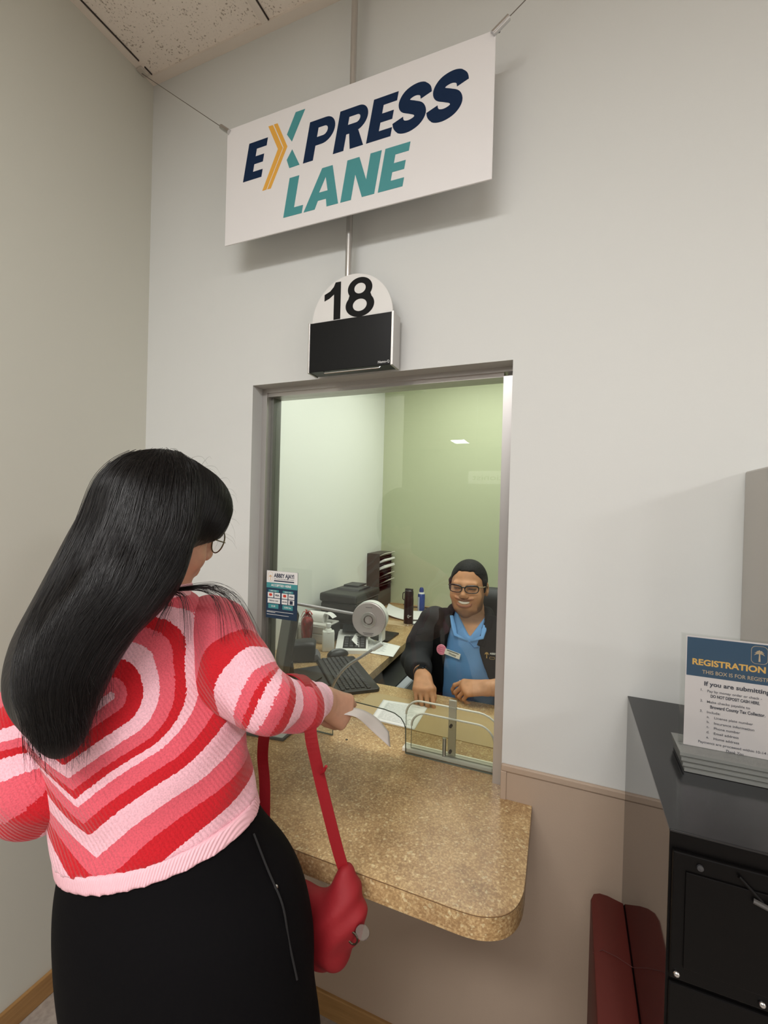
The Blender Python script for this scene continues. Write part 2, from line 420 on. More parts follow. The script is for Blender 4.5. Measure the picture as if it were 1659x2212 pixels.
# ------------------------------------------------------------------ room shell
S('floor', MB().box(LX - .1, XR, YB - .1, BY + .1, -0.06, 0.0), mat('floor_vinyl', (0.3, 0.28, 0.26), 0.45, build=floor_tile))
for x0, x1, z0, z1 in ((WR, XR, 0, 3.2), (XL - .13, WL, 0, 3.2), (WL, WR, WT, 3.2), (WL, WR, 0, CZ - 0.043)): S('wall_front', MB().box(x0, x1, 0, 0.13, z0, z1), wall_m)   # built round the window opening
S('wall_left', MB().box(XL - .12, XL, LWY, 0, 0, 3.2), side_m)
S('wall_right', MB().box(XR, XR + .1, YB, BY, 0, 3.2), lob_m)
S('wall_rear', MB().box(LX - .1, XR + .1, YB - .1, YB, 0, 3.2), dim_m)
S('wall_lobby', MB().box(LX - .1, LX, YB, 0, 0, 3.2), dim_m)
S('wall_corridor', MB().box(LX, XL - .12, LWY, LWY + .12, 0, 3.2), lob_m)
S('wall_booth_left', MB().box(BX - .07, BX, 0.13, BY, 0, 3.2), booth_m)
S('wall_booth_rear', MB().box(BX - .07, 1.3, BY, BY + .1, 0, 3.2), green_m)
S('wall_booth_right', MB().box(1.2, 1.3, 0.13, BY, 0, 3.2), booth_m)
tile_m = mat('ceiling_tile_fissured', (0.6, 0.58, 0.55), 0.8, build=ceiling_tile)
grid_m = mat('ceiling_grid_metal', s2l(228, 218, 207), 0.5)
gap_m = mat('ceiling_gap_dark', s2l(60, 54, 48), 0.9)
S('ceiling', MB().box(LX - .1, XR + .1, YB - .1, 0.02, CEIL + 0.006, CEIL + 0.03), tile_m)
S('ceiling_booth', MB().box(BX, 1.2, 0.13, BY, 2.6, 2.63), mat('booth_ceiling', s2l(230, 230, 224), 0.8))
# hung grid: wall angles and tees
mb = MB()
for n_, (x0, x1, y0, y1) in enumerate(((XL, XR, -0.030, 0.0), (XL, XL + 0.026, LWY, -0.030))): mb.box(x0, x1, y0, y1, CEIL - 0.0015, CEIL + 0.006)
S('trim_1', mb, grid_m)
mb = MB()
tx = -0.948
while tx < XR:
    mb.box(tx - 0.012, tx + 0.012, YB, -0.030, CEIL - 0.001, CEIL + 0.006); tx += 0.61
ty = -0.64
while ty > YB:
    mb.box(XL + 0.026 if ty > LWY else LX, XR, ty - 0.012, ty + 0.012, CEIL - 0.0008, CEIL + 0.006); ty -= 0.61
S('trim_2', mb, grid_m)
mb = MB()   # dark joint lines beside the grid flanges
mb.box(XL + 0.026, XL + 0.0295, -0.6, -0.085, CEIL + 0.002, CEIL + 0.0065); mb.box(XL + 0.026, XL + 0.0295, -0.062, -0.032, CEIL + 0.002, CEIL + 0.0065)
mb.box(-0.936, -0.9325, -0.62, -0.030, CEIL + 0.002, CEIL + 0.0065)
S('trim_3', mb, gap_m)
# wainscot, its cap strip and end strip
S('wall_wainscot', MB().box(WR, XR, -0.005, 0.0, 0.07, ZR - 0.018), wains_m); S('wall_wainscot', MB().box(XL, WR, -0.005, 0.0, 0.07, CZ - 0.044), wains_m)
mb = MB(); mb.box(WR, XR, -0.010, 0.0, ZR - 0.018, ZR, 0.003); mb.box(WR - 0.001, WR + 0.014, -0.009, 0.0, CZ - 0.04, ZR - 0.018, 0.002); S('trim_4', mb, wains_m)
base_m = mat('oak_baseboard', (0.3, 0.2, 0.1), 0.45, build=wood(s2l(150, 112, 66), s2l(172, 132, 82)))
S('baseboard_left', MB().box(XL, XL + 0.012, LWY, -0.012, 0, 0.072, 0.003), base_m)
S('baseboard_front', MB().box(XL, XR, -0.014, 0.0, 0, 0.072, 0.003), base_m)
# low grey partition stub standing against the wall at the right
S('wall_partition', MB().box(0.352, 1.4, -0.20, 0.0, 0, 1.653, 0.004), mat('partition_grey', s2l(190, 187, 182), 0.6))
# ------------------------------------------------------------------ service window: frame and glass
mb = MB()
mb.box(WL, WR, 0.05, 0.12, 1.935, WT); mb.box(WL, WL + 0.020, 0.05, 0.12, CZ, 1.935); mb.box(WR - 0.030, WR, 0.05, 0.075, CZ, 1.923); mb.box(WR - 0.022, WR, 0.075, 0.12, CZ, 1.935)
mb.box(WL + .02, WR - .03, 0.058, 0.12, 1.923, 1.935)
win = S('window_1', mb, alu_m)
mb = MB(); mb.box(WL + 0.020, WL + 0.030, 0.074, 0.118, CZ, 1.925); o = mb.obj('glazing_channel', mat('dark_channel', s2l(120, 122, 116), 0.4, 0.5), win)
# glass with an arched hand-through cut in its lower edge
arch = [(-0.447, CZ), (-0.449, 0.877), (-0.4545, 0.893), (-0.465, 0.907), (-0.487, 0.918), (-0.52, 0.923), (-0.62, 0.927), (-0.665, 0.925), (-0.685, 0.918), (-0.697, 0.903), (-0.702, 0.88), (-0.701, CZ)]
out = [(WL + 0.026, CZ), (WL + 0.026, 1.924), (WR - 0.028, 1.924), (WR - 0.028, CZ)]
glass_m = clear('window_glass', (0.965, 0.988, 0.972), 1.5, extra=.8)
mb = MB(); poly = out[::-1]
pl = [(WR - 0.028, CZ + .001), (WR - 0.028, 1.924), (WL + 0.026, 1.924), (WL + 0.026, CZ + .001)] + [(x, max(z, CZ + .001)) for x, z in arch[::-1]]
mb.prism(pl, -0.004, 0.0, frame((0, 0.088, 0), (1, 0, 0), (0, 0, 1)))
mb.obj('glass_pane', glass_m, win)
edge_m = mat('cut_glass_edge', s2l(96, 104, 92), 0.3)
mb = MB(); A3 = [Vector((x, 0.090, z)) for x, z in arch]
mb.tube([Vector((-0.447, 0.090, CZ + .001))] + A3[1:-1] + [Vector((-0.701, 0.090, CZ + .001))], 0.0018, 6)
mb.box(WL + 0.03, -0.701, 0.0875, 0.0925, CZ, CZ + 0.0025); mb.box(-0.447, WR - 0.03, 0.0875, 0.0925, CZ, CZ + 0.0025)
mb.obj('glass_edge', edge_m, win)
# ------------------------------------------------------------------ worktops
ct = thing('service_counter', 'speckled tan laminate counter running through the window opening with a rounded corner', 'counter', (-0.6, -0.1, CZ - 0.04))
cw = [(XL + .002, -.001), (WL + .001, -.001), (WL + .001, 0.132), (BX + .004, 0.132), (BX + .004, 0.560), (0.9, 0.560), (0.9, 0.132), (WR - .001, 0.132), (WR - .001, -.0055), (-0.070, -.0055)]
rc = [(p.x, p.y) for p in catmull([(-0.064, -0.26, 0), (-0.066, -0.295, 0), (-0.076, -0.33, 0), (-0.096, -0.356, 0), (-0.128, -0.373, 0), (-0.165, -0.379, 0), (-0.22, -0.379, 0)], 5)]
poly = cw + rc + [(XL + .002, -0.376)]
mb = MB(); mb.prism(poly, CZ - 0.040, CZ, None, 0.0008); mb.obj('worktop', lam_m, ct, world=True)
mb = MB(); mb.prism([(p[0] * 1.0, p[1]) for p in rc] + [(-0.9, -0.3785), (-0.9, -0.36), (-0.22, -0.36)], CZ - 0.046, CZ - 0.0402); mb.obj('edge_trim', lam_m, ct, world=True)
mb = MB(); mb.tube([(p[0], p[1] - .0002, CZ - .0012) for p in rc] + [(XL + .004, -.3765, CZ - .0012)], .0008, 5); mb.obj('edge_seam', mat('laminate_seam', s2l(112, 84, 56), .5), ct, world=True)
for bx in (-1.2, -0.45):
    mb = MB(); mb.prism([(-0.006, 0.75), (-0.30, 0.75), (-0.30, 0.735), (-0.02, 0.45), (-0.006, 0.45)], bx - 0.009, bx + 0.009, frame((0, 0, 0), (0, 1, 0), (0, 0, 1))); mb.obj('support_bracket', wains_m, ct, world=True)
mb = MB(); mb.lathe([(0, 0), (.0045, 0), (.004, .001), (0, .0012)], 14, Matrix.Translation((-.647, .085, CZ))); mb.obj('screw_cover', mat('dark_plug', s2l(40, 30, 24), .5), ct, world=True)
# return desk along the booth's left wall
dk = thing('return_desk', 'speckled tan laminate return desk running back along the booth wall', 'desk', (-1.1, 1.3, CZ - .04))
mb = MB(); mb.prism([(BX + .004, 0.561), (-0.815, 0.561), (-0.868, BY - .003), (BX + .004, BY - .003)], CZ - 0.040, CZ, None, 0.0008); mb.obj('worktop', lam_m, dk, world=True)
mb = MB(); mb.prism([(-0.868, BY - .03), (BX + .004, BY - .03), (BX + .004, BY - .003), (-0.868, BY - .003)], CZ, CZ + .006); mb.obj('back_strip', lam_m, dk, world=True)
# ------------------------------------------------------------------ hanging EXPRESS LANE sign
def glyph(ch, w, h, T, t):
    """heavy grotesque capitals: outline loops in a w x h box (stem T, bar t)"""
    if ch == 'E':
        mb_ = (h - t) / 2
        return [[(0, 0), (w, 0), (w, t), (T, t), (T, mb_), (w * .94, mb_), (w * .94, mb_ + t), (T, mb_ + t), (T, h - t), (w, h - t), (w, h), (0, h)]]
    if ch == 'L': return [[(0, 0), (w, 0), (w, t), (T, t), (T, h), (0, h)]]
    if ch in 'PR':
        b = h * (.36 if ch == 'P' else .40); r = (h - b) / 2; cy = h - r
        arc = [(w - r + r * math.cos(a), cy + r * math.sin(a)) for a in np.linspace(-PI / 2, PI / 2, 18)]
        ri = r - t * 1.02; inner = [(w - r + ri * 1.0 * math.cos(a), cy + ri * math.sin(a)) for a in np.linspace(-PI / 2, PI / 2, 14)]
        hole = [(T, cy - ri)] + inner + [(T, cy + ri)]
        if ch == 'P': return [[(0, 0), (T, 0), (T, b)] + arc + [(0, h)], hole]
        return [[(0, 0), (T, 0), (T, b * .96), (T + w * .10, b * .96), (w - T * 1.18, 0), (w + .002, 0), (w * .76, b * 1.02)] + arc[1:] + [(0, h)], hole]
    if ch == 'A':
        q = .30 * w; k = T * 1.12
        return [[(0, 0), (k, 0), (k + .055 * w, .2 * h), (w - k - .055 * w, .2 * h), (w - k, 0), (w, 0), (w / 2 + q / 2, h), (w / 2 - q / 2, h)],
                [(w * .5 - .125 * w, .40 * h), (w * .5 + .125 * w, .40 * h), (w * .5, .76 * h)]]
    if ch == 'N':
        return [[(0, 0), (T, 0), (T, h * .60), (w - T * 1.12, 0), (w, 0), (w, h), (w - T, h), (w - T, h * .40), (T * 1.12, h), (0, h)]]
    if ch == 'S':
        c = catmull([(x * w, y * h, 0) for x, y in ((.90, .69), (.84, .80), (.68, .885), (.48, .895), (.28, .835), (.195, .71), (.27, .595), (.50, .515), (.72, .43), (.815, .29), (.72, .165), (.50, .105), (.28, .125), (.14, .215), (.085, .315))], 5)
        Lp, Rp = [], []
        for i, p in enumerate(c):
            d = (c[min(i + 1, len(c) - 1)] - c[max(i - 1, 0)]).normalized(); nrm = Vector((-d.y, d.x, 0)); hw = T * .47 if 8 < i < len(c) - 9 else T * .45
            Lp.append(p + nrm * hw); Rp.append(p - nrm * hw)
        return [[(p.x, p.y) for p in Lp + Rp[::-1]]]
def word(mb, M, items, base, h, T, t, sh):
    for ch, x, wd in items:
        for_ = [[(x + p[0] + sh * p[1], base + p[1]) for p in lp] for lp in glyph(ch, wd, h, T, t)]
        shape_mesh(mb, for_, M, 0.0004)
sg = thing('hanging_sign', 'large white EXPRESS LANE sign hung on two wires above the service window', 'sign', (-0.61, -0.0985, 2.365))
MS = frame((-1.024, -0.1003, 2.365), (1, 0, 0), (0, 0, 1))
MB().box(-1.0275, -0.199, -0.1, -0.096, 2.3645, 2.7275, 0.0006).obj('sign_panel', mat('sign_board', s2l(234, 232, 232), 0.45), sg, world=True)
for ch_, x_, w_ in (('E', .0629, .0690), ('P', .2796, .0890), ('R', .3782, .0920), ('E', .4813, .0715), ('S', .5590, .0860), ('S', .6530, .0880)):
    mb = MB(); word(mb, MS, [(ch_, x_, w_)], .1822, .1125, .0330, .0225, .185); mb.obj('navy_letter', navy_m, sg, world=True)
for ch_, x_, w_ in (('L', .2154, .0640), ('A', .2858, .1130), ('N', .4060, .1035), ('E', .5203, .0710)):
    mb = MB(); word(mb, MS, [(ch_, x_, w_)], .0392, .1122, .0330, .0225, .172); mb.obj('teal_letter', teal_m, sg, world=True)
for q in ([(.2502, .3397), (.2823, .3393), (.2391, .2575), (.2213, .2827)], [(.2411, .2341), (.2676, .1825), (.2325, .1815), (.2228, .2076)]): mb = MB(); shape_mesh(mb, [q], MS, .0004); mb.obj('teal_stroke', teal_m, sg, world=True)
for q in ([(.1536, .3268), (.1700, .3262), (.2075, .2484), (.1515, .1383), (.1370, .1383), (.1905, .2490)], [(.1735, .3268), (.1868, .3264), (.2237, .2476), (.1677, .1380), (.1550, .1383), (.2105, .2484)]): mb = MB(); shape_mesh(mb, [q], MS, .0004); mb.obj('gold_chevron', gold_m, sg, world=True)
for a, b in (((-1.024, -.101, 2.722), (-1.474, -.056, 3.100)), ((-.2005, -.101, 2.722), (.27, -.056, 3.100))):
    A, B = Vector(a), Vector(b); d = (B - A).normalized()
    MB().tube([A + d * .02, B], .0011, 6).obj('suspension_wire', mat('wire_steel', s2l(120, 114, 106), .4, .8), sg, world=True)
    cl = MB().tube([A - d * .008, A + d * .040], .0075, 14).obj('wire_clamp', steel_m, sg, smooth=0.6, world=True)
    MB().tube([A + d * .010 + Vector((0, -.006, 0)), A + d * .010 + Vector((0, .010, 0))], .0032, 8).obj('clamp_screw', dgrey_m, cl)
MB().box(-1.474, -1.449, -.075, -.04, 3.094, 3.101, .002).obj('ceiling_anchor', mat('clear_plastic_hook', s2l(196, 188, 178), .3), sg, world=True)
# ------------------------------------------------------------------ counter number display on its pole
nm = thing('counter_number_display', 'black number display with white arched 18 plate on a pole above the window', 'display', (-0.596, -0.04, 1.946))
MB().tube([(-.620, -.040, 3.100), (-.6190, -.040, 2.20)], .0095, 20).obj('pole', mat('satin_steel', s2l(196, 194, 190), .3, .75), nm, smooth=0.6, world=True)
MP = frame((-.5957, -.060, 2.094), (1, 0, 0), (0, 0, 1))
arc = [(.128 * math.cos(a), .1265 * math.sin(a)) for a in np.linspace(0, PI, 48)]
MB().prism(arc + [(-.128, -.02), (.128, -.02)], -.006, 0, MP).obj('number_plate', mat('plate_white', s2l(226, 225, 222), .4), nm, world=True)
mb = MB()
def M18(q): return [(x + .5957, z - 2.094) for x, z in q]
shape_mesh(mb, [M18([(-.6530, 2.0975), (-.6310, 2.0975), (-.6310, 2.2055), (-.6485, 2.2055), (-.6545, 2.193), (-.666, 2.182), (-.6845, 2.1745), (-.6845, 2.1555), (-.6680, 2.1615), (-.6530, 2.1715)])], MP, .0006)
def el(cx, cz, a, b, n=36): return [(cx + a * math.cos(t), cz + b * math.sin(t)) for t in np.linspace(0, 2 * PI, n, endpoint=False)]
o8 = [(-.5695 + .0385 * math.cos(t), 2.1760 + .0315 * math.sin(t)) for t in np.linspace(-.55, PI + .55, 26)] + [(-.5690 + .0450 * math.cos(t), 2.1295 + .0340 * math.sin(t)) for t in np.linspace(PI - .62, 2 * PI + .62, 34)]
shape_mesh(mb, [M18(o8), M18(el(-.5695, 2.1765, .0180, .0150)), M18(el(-.5690, 2.1290, .0220, .0175))], MP, .0006)
mb.obj('number_lettering', inkb_m, nm, world=True)
MB().box(-.727, -.4665, -.066, -.018, 1.9485, 2.0935, .001).obj('display_screen', mat('gloss_black_screen', s2l(9, 10, 12), .3, spec=.2), nm, world=True)
for x0, x1 in ((-.7325, -.7265), (-.4670, -.4605)):
    MB().box(x0, x1, -.069, -.016, 1.946, 2.0945, .001).obj('side_rail', alu_m, nm, world=True)
mb = MB(); text_mesh(mb, 'Nemo-Q', frame((-.5055, -.0663, 1.9545), (1, 0, 0), (0, 0, 1)), .0072, bold=.01, width=.034); mb.obj('display_lettering', mat('print_white', s2l(220, 220, 220), .6), nm, world=True)
MB().tube([(-.6815, -.06, 1.949), (-.677, -.062, 1.9435), (-.503, -.062, 1.9435), (-.4985, -.06, 1.949)], .0018, 6).obj('wire_bracket', steel_m, nm, world=True)
# ------------------------------------------------------------------ drop box kiosk
gl = mat('gloss_black_laminate', s2l(26, 25, 25), .035, spec=.6)
kf = mat('satin_black_steel', s2l(7, 6, 6), .4, spec=.15)
kt = mat('charcoal_top', s2l(30, 30, 31), .17, spec=.4)
kb = thing('drop_box_cabinet', 'tall glossy black drop box cabinet standing beside the beige wainscot', 'cabinet', (0.243, -0.25, 0))
KX0, KX1, KY, KZ = .138, .348, -.492, 1.1225
MB().box(KX0, KX1, KY, -.006, 0.0, KZ - .004, .001).obj('cabinet_body', gl, kb, world=True)
MB().box(KX0 - .0005, KX1 + .0005, KY - .0015, -.006, KZ - .004, KZ, .001).obj('cabinet_top', kt, kb, world=True)
MB().box(KX0, KX1, KY - .0012, KY - .0001, 0.0, KZ - .004).obj('front_plate', kf, kb, world=True)
mb = MB(); mb.box(KX0 + .003, KX1 - .003, KY - .008, KY - .0005, .925, 1.098, .002)
dr = mb.obj('door', kf, kb, world=True)
MB().box(KX0 + .018, KX1 - .018, KY - .0105, KY - .008, .945, 1.075, .001).obj('door_panel', kf, dr)
for x, z in ((.1491, .9340), (.2419, .9340), (.3350, .9340)):
    MB().ball((x, KY - .0095, z), .0042, .0035, .0042, 14).obj('rivet', steel_m, dr, smooth=True)
MB().lathe([(0, 0), (.0038, 0), (.0038, .003), (0, .004)], 16, frame((.172, KY - .008, 1.085), (1, 0, 0), (0, 0, 1))).obj('lock', dgrey_m, dr)
mb = MB(); mb.tube([(.2287, KY - .012, 1.0640), (.250, KY - .017, 1.0605), (.285, KY - .012, 1.0575)], .0032, 8); mb.obj('handle', mat('grey_handle', s2l(92, 90, 88), .35, .6), dr)
MB().tube([(.2133, KY - .011, 1.0889), (.2384, KY - .011, 1.0642)], .0022, 6).obj('linkage_bar', kf, dr)
MB().box(KX0 + .003, KX1 - .003, KY - .006, KY - .0005, .06, .918, .002).obj('lower_panel', kf, kb, world=True)
# acrylic sign holder on top
ac = clear('acrylic', (.97, .975, .97), 1.49, extra=.5)
acm = mat('frosted_acrylic_edge', s2l(176, 178, 172), .18, Transmission_Weight=.6)
hd = thing('sign_holder', 'clear acrylic holder with REGISTRATION notice standing on the black cabinet', 'sign holder', (.275, -.28, KZ))
MB().box(.1885, .3685, -.2805, -.2775, 1.140, 1.3445).obj('front_sheet', ac, hd, world=True)
MB().box(.1885, .3685, -.2720, -.2695, 1.140, 1.3445).obj('back_sheet', ac, hd, world=True)
mb = MB()
for k in range(4):
    y0 = -.322 + k * .0035; z0 = KZ + k * .0068
    mb.prism([(.1885 - .0015 * k, y0), (.3685, y0), (.3685, -.236), (.1885 - .0015 * k, -.236)], z0 + .0008, z0 + .0062)
mb.obj('base', acm, hd, world=True)
PX0, PX1, PZ0, PZ1, PYF = .1955, .3635, 1.1400, 1.3420, -.2765
pp = MB().box(PX0, PX1, PYF, PYF + .0006, PZ0, PZ1).obj('notice_sheet', mat('notice_paper', s2l(232, 226, 226), .7), hd, world=True)
MH = frame((0, PYF - .0003, 0), (1, 0, 0), (0, 0, 1))
mb = MB(); mb.prism([(PX0 + .0015, 1.2723), (PX1 - .0015, 1.2723), (PX1 - .0015, PZ1 - .0025), (PX0 + .0015, PZ1 - .0025)], -.0001, .0001, MH); mb.obj('header_band', mat('header_blue', s2l(44, 82, 112), .55), pp)
def at(x, z, off=.0003): return frame((x, PYF - .0003 - off, z), (1, 0, 0), (0, 0, 1))
mb = MB(); text_mesh(mb, 'REGISTRATION BOX', at(.2045, 1.2925), .0105, .045, width=.1410, thick=.0001)
mb.obj('title_lettering', mat('title_gold', s2l(238, 190, 100), .6), pp)
mb = MB(); text_mesh(mb, 'THIS BOX IS FOR REGISTRATION', at(.2330 - .013, 1.2782), .0066, .01, width=.119, thick=.0001); mb.obj('subtitle_lettering', mat('subtitle_tan', s2l(206, 184, 150), .6), pp)
def palm(mb, cx, z, s, MF):
    mb.prism([(cx - .06 * s, z), (cx + .07 * s, z), (cx + .035 * s, z + .62 * s), (cx - .035 * s, z + .62 * s)], -.0001, .0001, MF)
    for a in (-68, -35, -5, 30, 62, 100, -100):
        a = math.radians(a); d = (math.sin(a), math.cos(a)); n_ = (-d[1], d[0]); tip = (cx + .36 * s * d[0], z + .62 * s + .30 * s * d[1] - .10 * s * abs(d[0]))
        mid = (cx + .2 * s * d[0], z + .66 * s + .2 * s * d[1])
        mb.prism([(cx, z + .60 * s), (mid[0] + n_[0] * .05 * s, mid[1] + n_[1] * .05 * s), tip, (mid[0] - n_[0] * .05 * s, mid[1] - n_[1] * .05 * s)], -.0001, .0001, MF)
MH2 = frame((0, PYF - .0006, 0), (1, 0, 0), (0, 0, 1))
mb = MB(); palm(mb, .2995, 1.3105, .0215, MH2)
rr = round_rect(.2880, .3110, 1.3065, 1.3365, .007); ri = round_rect(.2886, .3104, 1.3071, 1.3359, .0065)
shape_mesh(mb, [rr, ri], MH2, .0001)
mb.obj('palm_logo', mat('subtitle_tan', s2l(206, 184, 150), .6), pp)
for s_, x, z, h_, bo, wd in (('If you are submitting your', .2231, 1.2580, .0075, .03, .116), ('DO NOT DEPOSIT CASH HERE.', .2331, 1.2385, .0052, .03, .0686), ('Broward County Tax Collector.', .2329, 1.2195, .0056, .03, .0765), ('Thank You', .2560, 1.1480, .0055, 0, .025)):
    mb = MB(); text_mesh(mb, s_, at(x, z), h_, bo, width=wd, thick=.0001, shear=.3 if s_ == 'Thank You' else 0); mb.obj('bold_line', mat('notice_ink', s2l(72, 76, 88), .7), pp)
mb = MB()
for s_, x, z, wd in (('1.', .2179, 1.2480, 0), ('Pay by money order or check -', .2281, 1.2470, .076), ('2.', .2184, 1.2290, 0), ('Make checks payable to', .2280, 1.2285, .0605), ('3.', .2182, 1.2110, 0), ('Include:', .2284, 1.2105, .019),
        ('a.', .2288, 1.2025, 0), ('License plate number', .2393, 1.2022, .054), ('b.', .2288, 1.1935, 0), ('Insurance information', .2391, 1.1928, .056), ('c.', .2288, 1.1850, 0), ('Phone number', .2391, 1.1840, .037), ('d.', .2288, 1.1758, 0), ('Email address', .2391, 1.1752, .035), ('e.', .2288, 1.1668, 0), ('Home address', .2391, 1.1662, .036),
        ('Payments are processed within 10-14 days', .2169, 1.1572, .108)):
    mb = MB(); text_mesh(mb, s_, at(x, z), .0043, .008, width=wd or None, thick=.0001); mb.obj('list_line', mat('notice_ink_light', s2l(112, 112, 120), .7), pp)
# ------------------------------------------------------------------ dark red padded bench end beside the kiosk
red_m = mat('oxblood_vinyl', s2l(92, 36, 30), .55, spec=.3, build=fabric(90, .15))
bn = thing('padded_bench', 'dark red vinyl padded bench end standing against the black cabinet side', 'bench', (.10, -.33, 0))
pr = [(.0665, -.62), (.1378, -.62), (.1378, -.045), (.105, -.036), (.088, -.036), (.074, -.044), (.068, -.062)]
mb = MB(); mb.prism(pr, .10, .66, None, .006); mb.obj('end_panel', red_m, bn, smooth=0.5, world=True)
mb = MB(); mb.tube([(.0668, -.20, .656), (.085, -.192, .662), (.11, -.196, .662), (.1376, -.205, .660)], .0009, 6); mb.obj('fold_line', mat('oxblood_fold', s2l(80, 31, 26), .5), bn, world=True)  # thin darker line added to draw the fold in the vinyl
for y in (-.12, -.55): MB().box(.078, .126, y - .02, y + .02, 0, .10).obj('leg', dgrey_m, bn, world=True)
# ------------------------------------------------------------------ receptionist sign hanging further back in the lobby, mirrored in the glass
rs = thing('receptionist_sign', 'white hanging Receptionist sign seen mirrored in the window glass', 'sign', (-.66, -3.72, 1.93))
MB().box(-1.085, -.30, -3.73, -3.72, 1.862, 2.008).obj('sign_panel', mat('receptionist_board', s2l(240, 240, 236), .5), rs, world=True)
mb = MB(); text_mesh(mb, 'Receptionist', frame((-.36, -3.7195, 1.905), (-1, 0, 0), (0, 0, 1)), .066, .012, width=.67); mb.obj('lettering', mat('receptionist_ink', s2l(40, 44, 50), .6), rs, world=True)
for x in (-1.0, -.40): MB().tube([(x, -3.725, 2.006), (x, -3.725, 3.10)], .002, 6).obj('suspension_wire', steel_m, rs, world=True)
# ------------------------------------------------------------------ acrylic transaction shield behind the hand-through
shield_m = clear('shield_acrylic', (.95, .95, .92), 1.49, extra=.5)
shedge = mat('acrylic_painted_glow', s2l(246, 242, 226), .3)  # cream colour imitates light gathered in the clear acrylic
ts = thing('transaction_shield', 'clear acrylic sliding shield with rounded corners standing on the counter behind the glass', 'shield', (-.32, .12, CZ))
def rtop(x0, x1, z0, z1, r0, r1, n=8):
    L_ = [(x0 + r0 - r0 * math.cos(a), z1 - r0 + r0 * math.sin(a)) for a in np.linspace(0, PI / 2, n)]
    R_ = [(x1 - r1 + r1 * math.sin(a), z1 - r1 + r1 * math.cos(a)) for a in np.linspace(0, PI / 2, n)]
    return [(x0, z0)] + L_ + R_ + [(x1, z0)]
for nm_, y, x0, x1, z1, r0, r1 in (('front_sheet', .108, -.436, -.183, .927, .045, .050), ('rear_sheet', .124, -.460, -.160, .955, .048, .075)):
    o = rtop(x0, x1, CZ + .012, z1, r0, r1)
    MB().prism(o, -.0025, .0025, frame((0, y, 0), (1, 0, 0), (0, 0, 1))).obj(nm_, shield_m, ts, world=True)
    e = MB().tube([(p[0], y, p[1]) for p in o[1:-1]], .0032, 6); e.obj('polished_edge', shedge, ts, world=True)
    MB().tube([(o[0][0], y, CZ + .014), (o[0][0], y, o[1][1])], .0011, 6).obj('side_edge', mat('cut_edge_grey', s2l(150, 148, 130), .3), ts, world=True)
MB().box(-.462, -.186, .098, .134, CZ, CZ + .012, .002).obj('guide_strip', shedge, ts, world=True)
MB().box(-.322, -.298, .112, .120, CZ + .012, .982, .003).obj('bracket', mat('bracket_acrylic', s2l(236, 234, 222), .3, Transmission_Weight=.55), ts, world=True)
for z in (.907, .830): MB().tube([(-.312, .100, z), (-.312, .112, z)], .0042, 12).obj('screw', dgrey_m, ts, world=True)
MB().tube([(-.330, .104, .815), (-.330, .104, .868)], .0058, 12).obj('latch_pin', steel_m, ts, world=True)
dm = MB(); dm.prism(round_rect(-.725, -.05, .235, .462, .03), CZ, CZ + .002)
o = dm.obj('desk_mat', mat('smoky_desk_mat', s2l(188, 164, 122), .35)); tag(o, 'smoky brown desk mat lying on the counter in front of the clerk', 'desk mat')
def printed(name, quad, z, label, cat, lines, th=.0006, group=None, ink=ink_m, curl=None, m=None, region=(.12, .88, .12, .88), rag=.25):
    """sheet of paper with rows of print; quad = corners TL TR BR BL in world xy"""
    t = thing(name, label, cat, (quad[0][0], quad[0][1], z), group=group)
    TL, TR, BR, BL = [Vector((q[0], q[1], 0)) for q in quad]
    def f(u, v, up=0.0):
        p = (TL * (1 - u) + TR * u) * (1 - v) + (BL * (1 - u) + BR * u) * v
        p.z = z + th + up + (curl(u, v) if curl else 0); return p
    mb = MB(); mb.sheet(None, 16, 16, f)
    s_ = mb.obj('sheet', m or paper_m, t, smooth=True, world=True)
    sm = s_.modifiers.new('thickness', 'SOLIDIFY'); sm.thickness = th; sm.offset = -1
    mb = MB(); r_ = random.Random(len(label) * 7 + lines)
    u0, u1, v0, v1 = region
    for i in range(lines):
        v = v0 + (v1 - v0) * i / max(1, lines - 1); hh = (v1 - v0) / lines * .15
        ue = u1 - rag * r_.random() * (u1 - u0); u = u0
        while u < ue:
            ln = min(.04 + .09 * r_.random(), ue - u)
            mb._new([f(u, v - hh, .0014), f(u + ln, v - hh, .0014), f(u + ln, v + hh, .0014), f(u, v + hh, .0014)], [(3, 2, 1, 0)]); u += ln + .015
    if lines: mb.obj('print', ink, t, world=True)
    else: mb.bm.free()
    return t
printed('form_sheet', [(-.655, .412), (-.478, .430), (-.468, .237), (-.634, .243)], CZ + .002, 'printed form lying on the brown mat behind the arched glass opening', 'paper', 16, ink=mat('faint_ink', s2l(218, 220, 214), .7))
# ------------------------------------------------------------------ accepted cards notice on the window glass
ac_ = thing('card_notice', 'navy and white ACCEPTED HERE card notice stuck to the left of the window glass', 'notice', (-.91, .046, 1.164))
CYF = .0455; CX0, CX1, CZ0, CZ1 = -.9452, -.8222, 1.1725, 1.332
cb = MB().box(CX0, CX1, CYF, CYF + .002, CZ0, CZ1).obj('card', mat('card_navy', s2l(22, 50, 78), .45), ac_, world=True)
def MC(off=.0002): return frame((0, CYF - off, 0), (1, 0, 0), (0, 0, 1))
def crect(mb, x0, x1, z0, z1, off=.0002): mb.prism([(CX0 + x0, CZ0 + z0), (CX0 + x1, CZ0 + z0), (CX0 + x1, CZ0 + z1), (CX0 + x0, CZ0 + z1)], -.0001, .0001, MC(off))
def ctext(mb, s, x, z, h, wd, bold=.03, off=.0005): text_mesh(mb, s, frame((CX0 + x, CYF - off, CZ0 + z), (1, 0, 0), (0, 0, 1)), h, bold, width=wd, thick=.0001)
cw_ = mat('card_white', s2l(232, 232, 230), .5)
